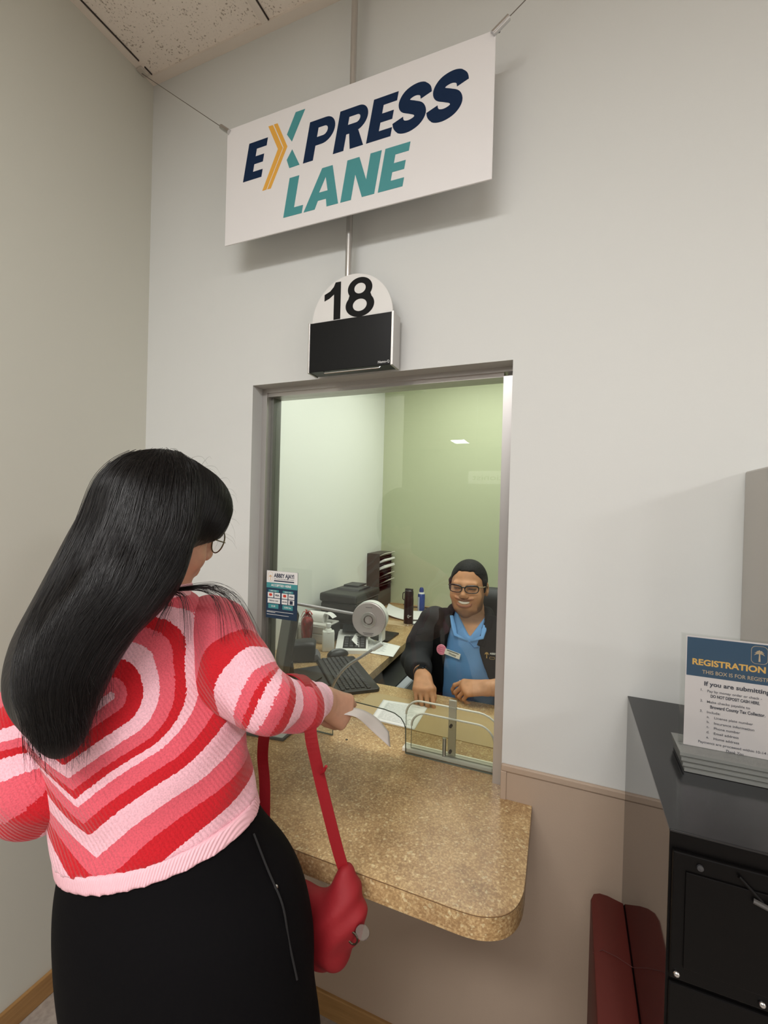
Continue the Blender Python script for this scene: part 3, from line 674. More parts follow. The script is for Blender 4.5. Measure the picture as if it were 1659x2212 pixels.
mb = MB(); crect(mb, .0, .123, .1195, .1595)
for x0, x1, z0, z1 in ((.006, .029, .069, .0865), (.0325, .056, .069, .0865), (.006, .056, .0505, .0665), (.0625, .0855, .069, .0865), (.089, .112, .069, .0865), (.0625, .0855, .0505, .0665), (.089, .112, .0505, .0665)): crect(mb, x0, x1, z0, z1)
mb.obj('white_patches', cw_, cb)
mb = MB(); crect(mb, 0, .123, .102, .1195); crect(mb, .009, .050, .0885, .0955); crect(mb, .066, .107, .0885, .0955); crect(mb, .009, .050, .033, .048); crect(mb, .066, .107, .033, .048)
mb.obj('teal_bands', teal_m, cb)
card_ink = mat('card_ink', s2l(34, 46, 70), .5)
for s_, x, z, h_, wd, bo in (('ABBEY AJAYI', .030, .1385, .0135, .080, .045), ('TAX COLLECTOR  BROWARD COUNTY', .030, .1315, .0032, .080, .01), ('VISA', .0350, .0750, .0062, .0185, .05), ('VISA', .0915, .0750, .0062, .0185, .05), ('PREPAID CARD', .013, .0565, .0045, .036, .02), ('DISCOVER', .0645, .0565, .0042, .019, .03)):
    mb = MB(); ctext(mb, s_, x, z, h_, wd, bo); mb.obj('dark_lettering', card_ink, cb)
for x0, x1, z0, z1 in ((.030, .110, .1245, .1285), (.0945, .1065, .0525, .0645)): mb = MB(); crect(mb, x0, x1, z0, z1, .0004); mb.obj('dark_bar', card_ink, cb)
for s_, x, z, h_, wd, bo in (('ACCEPTED HERE', .019, .1078, .0075, .080, .04), ('DEBIT CARD', .017, .0905, .0030, .024, .02), ('CREDIT CARD', .073, .0905, .0030, .027, .02), ('$1.50', .022, .0385, .0050, .015, .03), ('2.35% Fee', .073, .0385, .0050, .027, .03)):
    mb = MB(); ctext(mb, s_, x, z, h_, wd, bo); mb.obj('white_lettering', cw_, cb)
for z, wd in ((.0225, .105), (.0190, .034), (.0115, .088)): mb = MB(); crect(mb, .004, .004 + wd, z, z + .0014, .0003); mb.obj('print_line', cw_, cb)
for cx in (.0155, .0195, .0720, .0760):
    mb = MB(); mb.prism([(CX0 + cx + .0045 * math.cos(a), CZ0 + .0785 + .0045 * math.sin(a)) for a in np.linspace(0, 2 * PI, 20, endpoint=False)], -.0001, .0001, MC(.0004 if cx in (.0155, .0720) else .0005)); mb.obj('card_emblem', mat('emblem_red', s2l(206, 62, 44), .5), cb)
mb = MB(); MM = MC(.0004); palm(mb, CX0 + .0155, CZ0 + .1275, .0195, MM)
shape_mesh(mb, [round_rect(CX0 + .0065, CX0 + .0245, CZ0 + .1235, CZ0 + .1555, .0088), round_rect(CX0 + .0073, CX0 + .0237, CZ0 + .1243, CZ0 + .1547, .008)], MM, .0001); mb.obj('palm_logo', mat('logo_tan', s2l(214, 176, 128), .5), cb)
# ------------------------------------------------------------------ ID camera: silver drum on a long arm
idc = thing('photo_camera', 'round silver photo camera on a long grey arm behind the printer desk', 'camera', (-1.0, 1.08, CZ))
drum_m = mat('pearl_silver', s2l(186, 174, 174), .4, .2); drum_w = mat('pearl_white', s2l(222, 222, 218), .4)
CC = Vector((-1.003, 1.055, .945)); nrm = Vector((.16, -.985, .06)).normalized()
MD = frame(CC, nrm.cross(Vector((0, 0, 1))) * -1, (0, 0, 1))
if (MD.to_3x3() @ Vector((0, 0, 1))).dot(nrm) < 0: MD = frame(CC, nrm.cross(Vector((0, 0, 1))), (0, 0, 1))
MB().lathe([(0, -.045), (.086, -.045), (.094, -.038), (.096, -.02), (.096, .018), (.0955, .024)], 56, MD).obj('drum_shell', drum_w, idc, smooth=0.5, world=True)
fa = MB().lathe([(.0945, .018), (.0945, .034), (.091, .040), (.0, .041)], 56, MD).obj('face_plate', drum_m, idc, smooth=0.5, world=True)
MB().lathe([(.0955, .024), (.093, .0245), (.093, .028), (.0955, .028)], 56, MD).obj('seam_ring', mat('seam_grey', s2l(120, 122, 124), .5), idc, world=True)
MB().lathe([(.043, .0405), (.041, .045), (.030, .047), (.026, .046)], 40, MD).obj('bezel', mat('bezel_silver', s2l(206, 200, 198), .25, .6), fa, smooth=0.6)
MB().lathe([(.026, .046), (.0225, .041), (.012, .0395), (0, .041)], 32, MD).obj('lens', mat('lens_glass', s2l(70, 56, 50), .08, .2), fa, smooth=True)
mb = MB(); mb.box(-.018, .018, .066, .069, .041, .0414, M=MD); mb.obj('print_line', mat('drum_print', s2l(110, 100, 100), .6), fa); mb = MB(); mb.box(-.030, .030, -.074, -.070, .041, .0414, M=MD); mb.box(-.024, .024, -.081, -.078, .041, .0414, M=MD); mb.obj('print_line', mat('drum_print', s2l(110, 100, 100), .6), fa)
ARM0, ARM1 = Vector((-1.392, .66, 1.083)), CC + Vector((-.085, .0, .012))
MB().tube([ARM0, ARM1], .0085, 16).obj('arm', mat('arm_grey', s2l(178, 172, 176), .4, .3), idc, smooth=0.6, world=True)
MB().lathe([(0, 0), (.03, 0), (.03, .012), (.012, .018), (0, .018)], 24, frame(ARM0 - Vector((.008, 0, 0)), (0, 1, 0), (0, 0, 1))).obj('wall_plate', drum_w, idc, world=True)
MB().box(-1.04, -.925, 1.125, 1.31, CZ + .0005, CZ + .012, .004).obj('foot', black_m, idc, world=True)
MB().box(-.965, -.945, 1.085, 1.14, CZ + .01, .99, .004).obj('stand', drum_w, idc, world=True)
# ------------------------------------------------------------------ printer
pr_ = thing('printer', 'large black office printer on the return desk against the pale booth wall', 'printer', (-1.2, 1.25, CZ))
pb = MB(); pb.box(-1.345, -1.115, 1.10, 1.43, CZ, 1.000, .010); pb.obj('body', mat('printer_black', s2l(22, 22, 23), .4), pr_, world=True)
MB().box(-1.350, -1.108, 1.085, 1.435, 1.000, 1.050, .012).obj('scanner_lid', mat('printer_lid', s2l(30, 30, 31), .45), pr_, world=True)
mb = MB(); mb.prism([(1.22, 1.049), (1.40, 1.049), (1.38, 1.060), (1.235, 1.060)], -1.31, -1.16, frame((0, 0, 0), (0, 1, 0), (0, 0, 1))); mb.obj('document_feeder', dgrey_m, pr_, world=True)
mb = MB(); mb.prism([(-1.30, 1.30), (-1.20, 1.30), (-1.20, 1.42), (-1.30, 1.42)], 1.060, 1.070, None); mb.obj('input_tray', dgrey_m, pr_, world=True)
MB().box(-1.340, -1.122, 1.092, 1.10, .905, .990, .003).obj('front_panel', mat('printer_front', s2l(24, 24, 25), .3), pr_, world=True)
MB().box(-1.36, -1.15, 1.088, 1.10, .835, .885, .003).obj('paper_drawer', mat('printer_drawer', s2l(28, 28, 29), .35), pr_, world=True)
# ------------------------------------------------------------------ wall file sorter with papers in its pockets
fs = thing('file_sorter', 'dark brown upright file sorter with slanted pockets in the back corner of the booth', 'file sorter', (-1.31, 1.95, CZ))
br_m = mat('sorter_brown', s2l(70, 64, 58), .45); brd_m = mat('sorter_dark', s2l(48, 42, 38), .5)
mb = MB(); mb.box(-1.398, -1.30, 1.86, 1.872, .806, 1.205); mb.box(-1.398, -1.30, 2.10, 2.112, .806, 1.205); mb.box(-1.398, -1.385, 1.872, 2.10, .806, 1.205); mb.box(-1.398, -1.30, 1.86, 2.112, 1.205, 1.215)
mb.box(-1.385, -1.30, 1.872, 2.10, .806, .93); mb.obj('case', br_m, fs, world=True)
for i in range(5):
    z = .945 + i * .052
    mb = MB(); mb.prism([(-1.38, z), (-1.285, z + .03), (-1.285, z + .034), (-1.38, z + .006)], -2.098, -1.874, frame((0, 0, 0), (1, 0, 0), (0, 0, 1))); mb.obj('shelf', brd_m, fs, world=True)
wl_ = ['grey', 'cream', 'cream', 'white', 'white']
PP = (('white', 3, .013, 'second pocket from the top'), ('white', 2, .018, 'third pocket from the top'), ('cream', 4, .004, 'top pocket'), ('cream', 1, .004, 'fourth pocket from the top'), ('cream', 0, .005, 'bottom pocket'))
for col_, i, th, wh in PP:
    z = .945 + i * .052 + .008; y0 = 1.88 if i > 1 else 1.97
    mb = MB(); mb.prism([(-1.37, z), (-1.262, z + .056), (-1.268, z + .056 + th), (-1.37, z + th)], -2.09, -y0, frame((0, 0, 0), (1, 0, 0), (0, 0, 1)))
    o = mb.obj('paper_stack', paper_m if col_ == 'white' else mat('cream_paper', s2l(196, 192, 176), .7)); tag(o, '%s papers in the %s of the dark brown sorter' % (col_, wh), 'papers', 'papers in the sorter')
# ------------------------------------------------------------------ bottles at the back of the return desk
bt = thing('water_bottle', 'dark brown insulated water bottle with flip lid on the return desk', 'bottle', (-.951, 1.547, CZ))
bb_m = mat('bottle_brown', s2l(36, 26, 26), .35)
MB().lathe([(0, .012), (.031, .012), (.031, .165), (.0295, .180), (.0285, .186), (0, .186)], 32).obj('body', bb_m, bt, smooth=0.5)
MB().lathe([(0, 0), (.030, 0), (.031, .003), (.031, .012), (0, .012)], 32).obj('steel_base', steel_m, bt, smooth=0.5)
ld = MB().lathe([(0, .186), (.029, .186), (.0295, .205), (.028, .222), (.022, .229), (0, .230)], 32).obj('lid', black_m, bt, smooth=0.5)
mb = MB(); mb.box(-.026, .026, -.011, .011, .226, .236, .004); mb.obj('flip_spout', black_m, ld)
MB().tube(catmull([(-.028, 0, .208), (-.040, 0, .205), (-.043, 0, .185), (-.041, 0, .165), (-.032, 0, .160)], 5), .0032, 8).obj('carry_loop', black_m, ld)
mb = MB(); mb.tube([(.010 + .006 * math.cos(a), -.0318, .062 + .009 * math.sin(a)) for a in np.linspace(.6, 5.6, 16)], .0013, 5); mb.tube([(.010, -.0318, .060), (.026, -.0205, .066)], .0013, 5)
mb.obj('printed_mark', paper_m, bt)
cn = thing('aerosol_can', 'blue aerosol can with white collar standing near the green wall', 'can', (-.992, 1.945, CZ))
MB().lathe([(0, 0), (.026, 0), (.026, .128), (.023, .134), (0, .134)], 28).obj('can_body', mat('can_blue', s2l(52, 76, 140), .3, .2), cn, smooth=0.5)
MB().lathe([(.0235, .134), (.0205, .146), (0, .146)], 28).obj('collar', white_m, cn, smooth=0.5)
MB().lathe([(.016, .146), (.0165, .164), (.012, .178), (0, .182)], 24).obj('cap', mat('cap_blue', s2l(48, 66, 130), .4), cn, smooth=0.5)
mb = MB(); mb.tube([(0, 0, .004), (0, 0, .112)], .0265, 28); 
for v in list(mb.bm.verts):
    if v.co.x > -.004 or v.co.y > .012: mb.bm.verts.remove(v)
mb.obj('label', mat('can_label', s2l(176, 186, 204), .4), cn)
printed('document_pile', [(-1.265, 1.985), (-1.075, 1.90), (-.985, 1.62), (-1.18, 1.69)], CZ + .004, 'loose printed papers on the return desk left of the water bottle', 'papers', 10, th=.003, curl=lambda u, v: .018 * (1 - u) ** 3)
tr_ = thing('flat_tray', 'flat grey and white tray on the counter, half hidden by the woman\'s arm', 'tray', (-.92, .03, CZ))
mb = MB(); mb.prism([(-.823, -.013), (-.826, .070), (-.985, .070), (-.985, -.035), (-.907, -.024)], CZ, CZ + .008, None, .001); mb.obj('tray_rim', mat('tray_dark', s2l(84, 84, 80), .4), tr_, world=True)
mb = MB(); mb.prism([(-.830, -.008), (-.832, .066), (-.978, .066), (-.978, -.028), (-.907, -.018)], CZ + .008, CZ + .0095); mb.obj('card_sheet', mat('tray_sheet', s2l(190, 196, 188), .5), tr_, world=True)
printed('document_pile', [(-1.035, 1.86), (-.905, 1.90), (-.868, 1.66), (-.985, 1.60)], CZ + .016, 'printed papers on a black edged folder right of the water bottle', 'papers', 8, th=.003)
fo = thing('document_folder', 'white folder with black edge under the papers right of the water bottle', 'folder', (-.93, 1.6, CZ))
mb = MB(); mb.prism([(-1.03, 1.83), (-.90, 1.87), (-.862, 1.60), (-.93, 1.545), (-.985, 1.56)], .0, .007, Matrix.Translation((0, 0, CZ))); mb.obj('cover', paper_m, fo, world=True)
mb = MB(); mb.tube(catmull([(-.985, 1.556, CZ + .010), (-.92, 1.538, CZ + .011), (-.872, 1.575, CZ + .011), (-.866, 1.62, CZ + .011)], 5), .0035, 6); mb.obj('edge_band', black_m, fo, world=True)
o = MB().box(-1.24, -.96, 1.50, 1.60, CZ, CZ + .0012).obj('kraft_envelope', mat('kraft', s2l(206, 180, 142), .7)); tag(o, 'tan kraft envelope flat on the return desk left of the bottle base', 'envelope')
mb = MB(); mb.tube(catmull([(-1.18, 2.09, CZ + .010), (-1.10, 2.06, CZ + .004), (-.98, 2.08, CZ + .004), (-.90, 2.06, CZ + .004), (-.855, 2.03, CZ + .006)], 6), .004, 6); o = mb.obj('power_cord', black_m); tag(o, 'black power cord along the back edge of the return desk', 'cord')
# ------------------------------------------------------------------ near end of the return desk
nt_ = MB().box(-1.075, -.995, 1.115, 1.185, CZ, CZ + .004, .0005, M=None).obj('sticky_note', mat('sticky_yellow', s2l(234, 226, 150), .7)); tag(nt_, 'pale yellow sticky note pad under the round silver camera', 'sticky note')
ca = thing('adding_calculator', 'white desk calculator with black keys partly under a printed sheet', 'calculator', (-1.075, .985, CZ), (0, 0, .42))
mb = MB(); mb.prism([(-.14, 0), (.14, 0), (.14, .050), (-.14, .018)], -.085, .085, frame((0, 0, 0), (0, 1, 0), (0, 0, 1)), .004); mb.obj('case', white_m, ca)
kp = MB(); kp.box(-.048, .075, -.115, .045, 0, .004, .001, M=Matrix.Translation((0, 0, .030)) @ Matrix.Rotation(math.atan2(.032, .28), 4, 'X')); kp.obj('keypad', black_m, ca)
mb = MB()
for i in range(4):
    for j in range(5): mb.box(-.040 + .028 * i, -.020 + .028 * i, -.105 + .03 * j, -.085 + .03 * j, .004, .011, .002, M=Matrix.Translation((0, 0, .030)) @ Matrix.Rotation(math.atan2(.032, .28), 4, 'X'))
mb.obj('keys', mat('key_grey', s2l(72, 72, 74), .5), ca)
MB().box(-.06, .06, .06, .12, 0, .016, .003, M=Matrix.Translation((0, 0, .036)) @ Matrix.Rotation(.3, 4, 'X')).obj('display', mat('lcd_dark', s2l(36, 40, 42), .2), ca)
for dx, dy, c_, nm_ in ((0, 0, (178, 40, 46), 'small dark red wrapped candy on the top edge of the calculator'), (.018, .012, (232, 140, 90), 'small orange wrapped candy on the top edge of the calculator'), (-.006, .022, (196, 66, 60), 'small light red wrapped candy furthest back on the calculator')):
    mb = MB(); mb.ball((-1.092 + dx, 1.085 + dy, .858), .012, .009, .007, 12)
    for s in (-1, 1): mb.tube([(-1.092 + dx + s * .010, 1.085 + dy, .858), (-1.092 + dx + s * .018, 1.085 + dy + .002, .860)], [.002, .006], 8, flat=.4)
    tag(mb.obj('wrapped_candy', mat('wrap%d' % c_[1], s2l(*c_), .3), smooth=True), nm_, 'candy', 'candies on the calculator')
printed('printed_letter', [(-1.118, 1.155), (-.835, 1.090), (-.806, .905), (-1.045, .912)], CZ + .002, 'curled printed letter lying over the calculator and desk edge', 'paper', 9, curl=lambda u, v: .052 * max(0, 1 - u * 2.4) ** 1.6, region=(.08, .8, .15, .8))
mo = thing('computer_mouse', 'black computer mouse with grey stripe beside the keyboard', 'mouse', (-1.062, .802, CZ), (0, 0, -.75))
F_ = Field((-.045, -.07, -.002), (.045, .07, .05), .0025); F_.ellip((0, -.004, .006), (.031, .056, .030), 0); F_.plane((0, 0, .001), (0, 0, -1)); sdf_obj('shell', F_, black_m, mo)
mb = MB(); mb.sheet(None, 10, 3, lambda u, v: Vector((-.010 + .020 * v, -.04 + .07 * u, .0063 + .030 * math.sqrt(max(0, 1 - ((-.036 + .07 * u) / .056) ** 2 - ((-.010 + .02 * v) / .031) ** 2)) + .0006))); mb.obj('stripe', mat('mouse_grey', s2l(120, 120, 122), .3), mo, smooth=True)
# keyboard
kbd = thing('keyboard', 'black computer keyboard lying diagonally on the counter behind the gooseneck microphone', 'keyboard', (-.918, .572, CZ), (0, 0, math.atan2(-.283, .250)))
mb = MB(); mb.prism(round_rect(-.212, .212, -.080, .108, .018), 0, .014, None, .003); mb.obj('base', mat('keyboard_black', s2l(30, 30, 32), .45), kbd)
mb = MB(); kr = random.Random(3)
for r in range(6):
    x = -.203
    while x < .19:
        wd = .0175 if r > 0 else .0165
        if r == 5 and -.08 < x < .0: wd = .10
        if x + wd > .203: break
        mb.box(x, x + wd - .003, .070 - .0215 * r - .015, .070 - .0215 * r, .014, .0185, .0012, 1); x += wd + .0012
mb.obj('keys', mat('key_black', s2l(46, 46, 48), .42), kbd)
MB().box(-.203, .203, -.076, -.063, .0135, .0150).obj('front_strip', mat('kb_strip', s2l(40, 40, 42), .35), kbd)
# gooseneck microphone
gm = thing('gooseneck_microphone', 'silver gooseneck microphone bending up over the keyboard', 'microphone', (-.86, .30, CZ))
gp = catmull([(-.845, .255, CZ + .012), (-.800, .235, .865), (-.762, .222, .935), (-.722, .225, .985), (-.672, .238, 1.022), (-.632, .250, 1.052)], 8)
MB().tube(gp, .0052, 12).obj('neck', mat('gooseneck_grey', s2l(168, 168, 170), .32, .7), gm, smooth=True, world=True)
d = (gp[-1] - gp[-2]).normalized(); MB().tube([gp[-1] - d * .004, gp[-1] + d * .036, gp[-1] + d * .038], [.0078, .0085, .006], 14).obj('capsule', mat('mic_white', s2l(210, 210, 206), .4), gm, smooth=0.6, world=True)
MB().lathe([(0, 0), (.045, 0), (.045, .010), (.02, .016), (0, .016)], 28, Matrix.Translation((-.845, .255, CZ))).obj('base', black_m, gm, smooth=0.5, world=True)
# monitor seen from its edge
mn = thing('computer_monitor', 'black monitor seen from the side behind the card notice', 'monitor', (-1.10, .40, CZ))
Ms = Matrix.Translation((-1.10, .395, .985)) @ Matrix.Rotation(math.radians(-50), 4, 'Z') @ Matrix.Rotation(math.radians(-8), 4, 'X')
MB().box(-.150, .150, -.014, .014, -.135, .150, .008, M=Ms).obj('screen_housing', mat('monitor_black', s2l(34, 34, 36), .5), mn, world=True)
MB().box(-.142, .142, .0142, .016, -.120, .140, .001, M=Ms).obj('screen', mat('screen_off', s2l(18, 20, 24), .15), mn, world=True)
mb = MB(); mb.tube([(-1.07, .38, .90), (-1.075, .40, .85), (-1.09, .44, CZ + .008)], .016, 12, flat=.6); mb.obj('stand', black_m, mn, world=True)
mb = MB(); mb.prism(round_rect(-1.20, -.98, .33, .52, .03), CZ, CZ + .010); mb.obj('stand_base', black_m, mn, world=True)
# black pad, tablet, cables, card terminal on the near corner
o = MB(); o.prism([(-1.21, .46), (-1.05, .66), (-.905, .455), (-.99, .30), (-1.10, .29)], CZ, CZ + .004); o = o.obj('signature_pad', mat('pad_black', s2l(38, 39, 42), .4)); tag(o, 'flat black signature pad lying left of the keyboard', 'signature pad')
tb = thing('white_card_box', 'small white card on the counter beside the window frame', 'card', (-1.15, .42, CZ))
mb = MB(); mb.prism([(-1.205, .475), (-1.175, .520), (-1.09, .440), (-1.125, .395)], CZ + .010, CZ + .018); mb.obj('card', paper_m, tb, world=True)
mb = MB(); mb.prism([(-1.17, .455), (-1.155, .475), (-1.125, .445), (-1.14, .425)], CZ + .0182, CZ + .0186); mb.obj('print', ink_m, tb, world=True)
mb = MB(); mb.tube(catmull([(-1.012, .15, 1.16), (-1.010, .145, 1.08), (-1.014, .15, 1.0), (-1.006, .145, .93), (-.995, .15, .86), (-1.00, .20, CZ + .006)], 6), .0042, 8); o = mb.obj('network_cable', mat('cable_ivory', s2l(206, 206, 186), .45)); tag(o, 'ivory cable hanging down inside the left window frame', 'cable')
mb = MB(); mb.tube(catmull([(-1.19, .50, CZ + .012), (-1.19, .49, CZ + .055), (-1.15, .46, CZ + .06), (-1.10, .43, CZ + .012), (-1.02, .36, CZ + .010), (-.93, .30, CZ + .010), (-.88, .27, CZ + .012)], 6), .0030, 6); o = mb.obj('data_cord', black_m); tag(o, 'black cord looping over the signature pad to the microphone', 'cord')
bx_ = thing('stamp_printer', 'black rounded desktop printer with grey paper slot beside the monitor', 'printer', (-1.185, .675, CZ), (0, 0, .55))
F_ = Field((-.10, -.10, -.01), (.11, .10, .15), .004); F_.box((-.005, 0, .046), (.060, .050, .045), .014, 0); F_.ellip((.012, 0, .090), (.045, .04, .010), .016); sdf_obj('housing', F_, mat('housing_black', s2l(38, 38, 40), .5), bx_)
sl = MB(); sl.prism([(.035, .004), (.080, .004), (.080, .016), (.064, .038), (.035, .038)], -.046, .046, frame((0, 0, 0), (1, 0, 0), (0, 0, 1)), .003); sl = sl.obj('front_slot', mat('slot_grey', s2l(104, 104, 108), .45), bx_)
MB().box(.0655, .0760, -.036, .036, .020, .0235).obj('slot_gap', black_m, sl)
wb = thing('sanitizer_bottle', 'white plastic bottle with round cap and printed label on the return desk', 'bottle', (-1.150, .850, CZ), (0, 0, .55))
mb = MB(); mb.prism(round_rect(-.031, .031, -.022, .022, .008), 0, .105, None, .006); mb.obj('body', mat('milky_plastic', s2l(222, 222, 214), .4), wb, smooth=0.5)
mb = MB(); mb.lathe([(.024, .100), (.015, .116), (.009, .119), (.009, .126), (0, .126)], 20); mb.obj('neck', mat('milky_plastic', (1, 1, 1)), wb, smooth=0.5)
mb = MB(); mb.lathe([(0, .124), (.0125, .124), (.0135, .135), (.012, .144), (0, .147)], 20); mb.obj('cap', mat('cap_clear_white', s2l(232, 232, 230), .3), wb, smooth=0.5)
lb = MB().box(.0312, .0318, -.018, .018, .018, .092).obj('label', paper_m, wb)
mb = MB(); mb.box(.0319, .0322, -.015, .015, .080, .086); mb.mi = 1
for z in (.066, .056, .044, .034, .026): mb.box(.0319, .0322, -.012, .010 - .004 * (z < .05), z, z + .0055)
mb.obj('label_print', [mat('label_red', s2l(136, 62, 82), .6), inkb_m], lb)
cs = thing('candy_bag', 'tall clear bag of red candies tied with a red ribbon', 'candy bag', (-1.300, .880, CZ))
F_ = Field((-.05, -.05, -.01), (.05, .05, .20), .003); F_.capsule((0, 0, .035), (0, 0, .125), .020, .029, 0); F_.warp(lambda X, Y, Z: .003 * np.sin(95 * X + 40 * Z) * np.sin(80 * Y - 70 * Z)); sdf_obj('candies', F_, mat('candy_red', s2l(192, 46, 50), .3, build=fabric(45, .8, .004)), cs, it=1)
F_ = Field((-.05, -.05, -.01), (.05, .05, .22), .003); F_.capsule((0, 0, .022), (0, 0, .13), .024, .033, 0); F_.capsule((0, 0, .14), (0, 0, .185), .018, .006, .02); F_.warp(lambda X, Y, Z: .0025 * np.sin(6 * np.arctan2(Y, X) + 30 * Z)); sdf_obj('cellophane', F_, clear('cellophane', (.97, .95, .95), 1.5), cs, it=1)
mb = MB()
for a in (0, 1.3, 2.4, 3.6, 5.0): mb.tube(catmull([(0, 0, .168), (.018 * math.cos(a), .018 * math.sin(a), .183), (.034 * math.cos(a), .034 * math.sin(a), .170 + .02 * math.sin(3 * a))], 4), .0035, 6, flat=.4)
mb.obj('ribbon', mat('ribbon_red', s2l(188, 52, 48), .4), cs)
rp = thing('receipt_printer', 'white receipt printer with paper roll and grey drawers behind the white bottle', 'receipt printer', (-1.30, .92, CZ))
MB().box(-1.392, -1.205, .935, 1.075, CZ, .905, .006).obj('body', mat('printer_ivory', s2l(212, 210, 202), .45), rp, world=True)
MB().box(-1.2045, -1.197, .945, 1.07, CZ + .005, .900, .002).obj('side_panel', mat('printer_side_dark', s2l(44, 45, 48), .4), rp, world=True)
for z in (.815, .858): MB().box(-1.385, -1.225, .929, .936, z, z + .036, .002).obj('drawer', mat('drawer_grey', s2l(186, 184, 178), .45), rp, world=True)
MB().tube([(-1.36, 1.01, .925), (-1.26, 1.01, .925)], .034, 28).obj('paper_roll', paper_m, rp, smooth=0.6, world=True)
mb = MB(); mb.sheet(None, 10, 2, lambda u, v: Vector((-1.26 + .055 * u + .003, .985 + .05 * v, .955 - .035 * u * u + .015 * u))); mb.obj('paper_tail', paper_m, rp, smooth=True, world=True)
# ------------------------------------------------------------------ under the desk
un = thing('under_desk_pedestal', 'pale grey pedestal unit with a dark drawer front under the return desk', 'pedestal', (-.76, .95, 0))
MB().box(-.735, -.690, .66, 1.30, 0.02, .72, .01).obj('side_panel', mat('pedestal_grey', s2l(176, 180, 188), .5), un, world=True)
MB().box(-.98, -.737, .67, 1.30, 0.02, .72, .004).obj('drawer_unit', mat('pedestal_dark', s2l(30, 30, 32), .5), un, world=True)
o = thing('blue_tag', 'small blue tag hanging off the return desk edge beside the clerk\'s sleeve', 'tag', (-.706, .80, .862))
MB().box(-.716, -.696, .797, .801, .850, .874, .001).obj('tag_plate', mat('tag_blue', s2l(78, 96, 190), .4), o, world=True)
# ------------------------------------------------------------------ clerk's chair
oc = thing('office_chair', 'black high backed office chair behind the seated clerk', 'chair', (-.22, 1.0, 0))
chm = mat('chair_black', s2l(24, 24, 25), .6, build=fabric(120, .2))
F_ = Field((-.54, .98, .5), (.12, 1.25, 1.22), .012); F_.box((-.21, 1.10, .84), (.25, .045, .325), .05, 0); F_.box((-.21, 1.09, 1.06), (.20, .05, .09), .05, .05); sdf_obj('backrest', F_, chm, oc, world=True)
F_ = Field((-.60, .60, .33), (.08, 1.12, .50), .012); F_.box((-.28, .88, .405), (.24, .22, .04), .04, 0); sdf_obj('seat', F_, chm, oc, world=True)
MB().tube([(-.26, .88, .08), (-.26, .88, .41)], .03, 16).obj('gas_column', black_m, oc, world=True)
for k in range(5):
    a = 2 * PI * k / 5 + .3; lg = MB().tube([(-.26, .88, .09), (-.26 + .27 * math.cos(a), .88 + .27 * math.sin(a), .065)], [.024, .016], 8).obj('leg', black_m, oc, world=True)
    MB().ball((-.26 + .27 * math.cos(a), .88 + .27 * math.sin(a), .028), .028, .018, .028, 12).obj('caster', black_m, lg, smooth=True)
# ------------------------------------------------------------------ people: shared builders
def skin(name, c):
    def f(nt, b):
        n = N(nt, 'ShaderNodeTexNoise', i_Scale=28.0, i_Detail=4.0); L(nt, coords(nt), n.inputs['Vector'])
        r = ramp(nt, n.outputs[0], [(0.35, tuple(v * .88 for v in c)), (0.65, tuple(min(1, v * 1.06) for v in c))]); L(nt, r.outputs[0], b.inputs['Base Color'])
    return mat(name, c, .46, build=f, Subsurface_Weight=.08, Subsurface_Scale=.01)
def axes(az, tilt, roll=0.0):
    """head axes (right, forward, up): az to the left of +y, tilt upwards, roll to the right ear"""
    f = Vector((-math.sin(az) * math.cos(tilt), math.cos(az) * math.cos(tilt), math.sin(tilt)))
    r = Vector((math.cos(az), math.sin(az), 0)); u = r.cross(f)
    r2 = r * math.cos(roll) - u * math.sin(roll); u2 = r * math.sin(roll) + u * math.cos(roll)
    return r2, f, u2
class Loc:
    def __init__(s, o, A, k=1.0): s.o = Vector(o); s.A = A; s.k = k
    def __call__(s, x, y, z): return s.o + (s.A[0] * x + s.A[1] * y + s.A[2] * z) * s.k
    def R(s): return [[s.A[j][i] for j in range(3)] for i in range(3)]
def build_head(F, l, smile=False, wide=1.0, up=0.0):
    R = l.R(); k = l.k
    e = lambda c, r, kk=.02, m='add': F.ellip(l(*c), [v * k for v in r], kk * k, m, R)
    e((0, -.012, .032), (.074, .093, .086)); e((0, .024, -.028), (.060 * wide, .066, .084), .03); e((0, .030, -.072), (.046 * wide, .048, .036), .03)
    e((0, .066, -.096), (.020, .018, .017), .02)
    for s in (-1, 1):
        e((s * .036 * wide, .056, -.040 + up), (.025, .024, .024), .02)
        e((s * .031, .096, .012), (.019, .014, .0105), .012, 'sub'); e((s * .031, .075, .011), (.0135, .0125, .0125), .004)
        F.capsule(l(s * .010, .084, .030), l(s * .042, .074, .030), .0085 * k, .0075 * k, .016 * k)
        e((s * .077, -.010, -.002), (.009, .019, .031), .008); e((s * .085, -.004, .004), (.006, .009, .016), .006, 'sub')
        F.ellip(l(s * .011, .098, -.034 + up * .9), [.0095 * k, .010 * k, .008 * k], .006 * k, 'add', R)
    F.capsule(l(0, .088, .020), l(0, .108, -.026 + up * .9), .0085 * k, .0125 * k, .012 * k)
    if smile:
        pts = [l(x, .094 - 5.2 * x * x, -.0625 + up + 8.5 * x * x) for x in np.linspace(-.036, .036, 9)]
        F.chain([p + l.A[2] * .009 * k for p in pts], [.0045 * k] * 9, .006 * k); F.chain([p - l.A[2] * .0135 * k for p in pts[1:-1]], [.0058 * k] * 7, .006 * k)
        F.chain([p + l.A[1] * .006 * k for p in pts], [.0035 * k] + [.0075 * k] * 7 + [.0035 * k], .004 * k, 'sub')
        pass
    else:
        F.chain([l(x, .090 - 6 * x * x, -.060) for x in np.linspace(-.024, .024, 5)], [.005 * k] * 5, .006 * k)
        F.chain([l(x, .088 - 6 * x * x, -.070) for x in np.linspace(-.020, .020, 5)], [.006 * k] * 5, .006 * k)
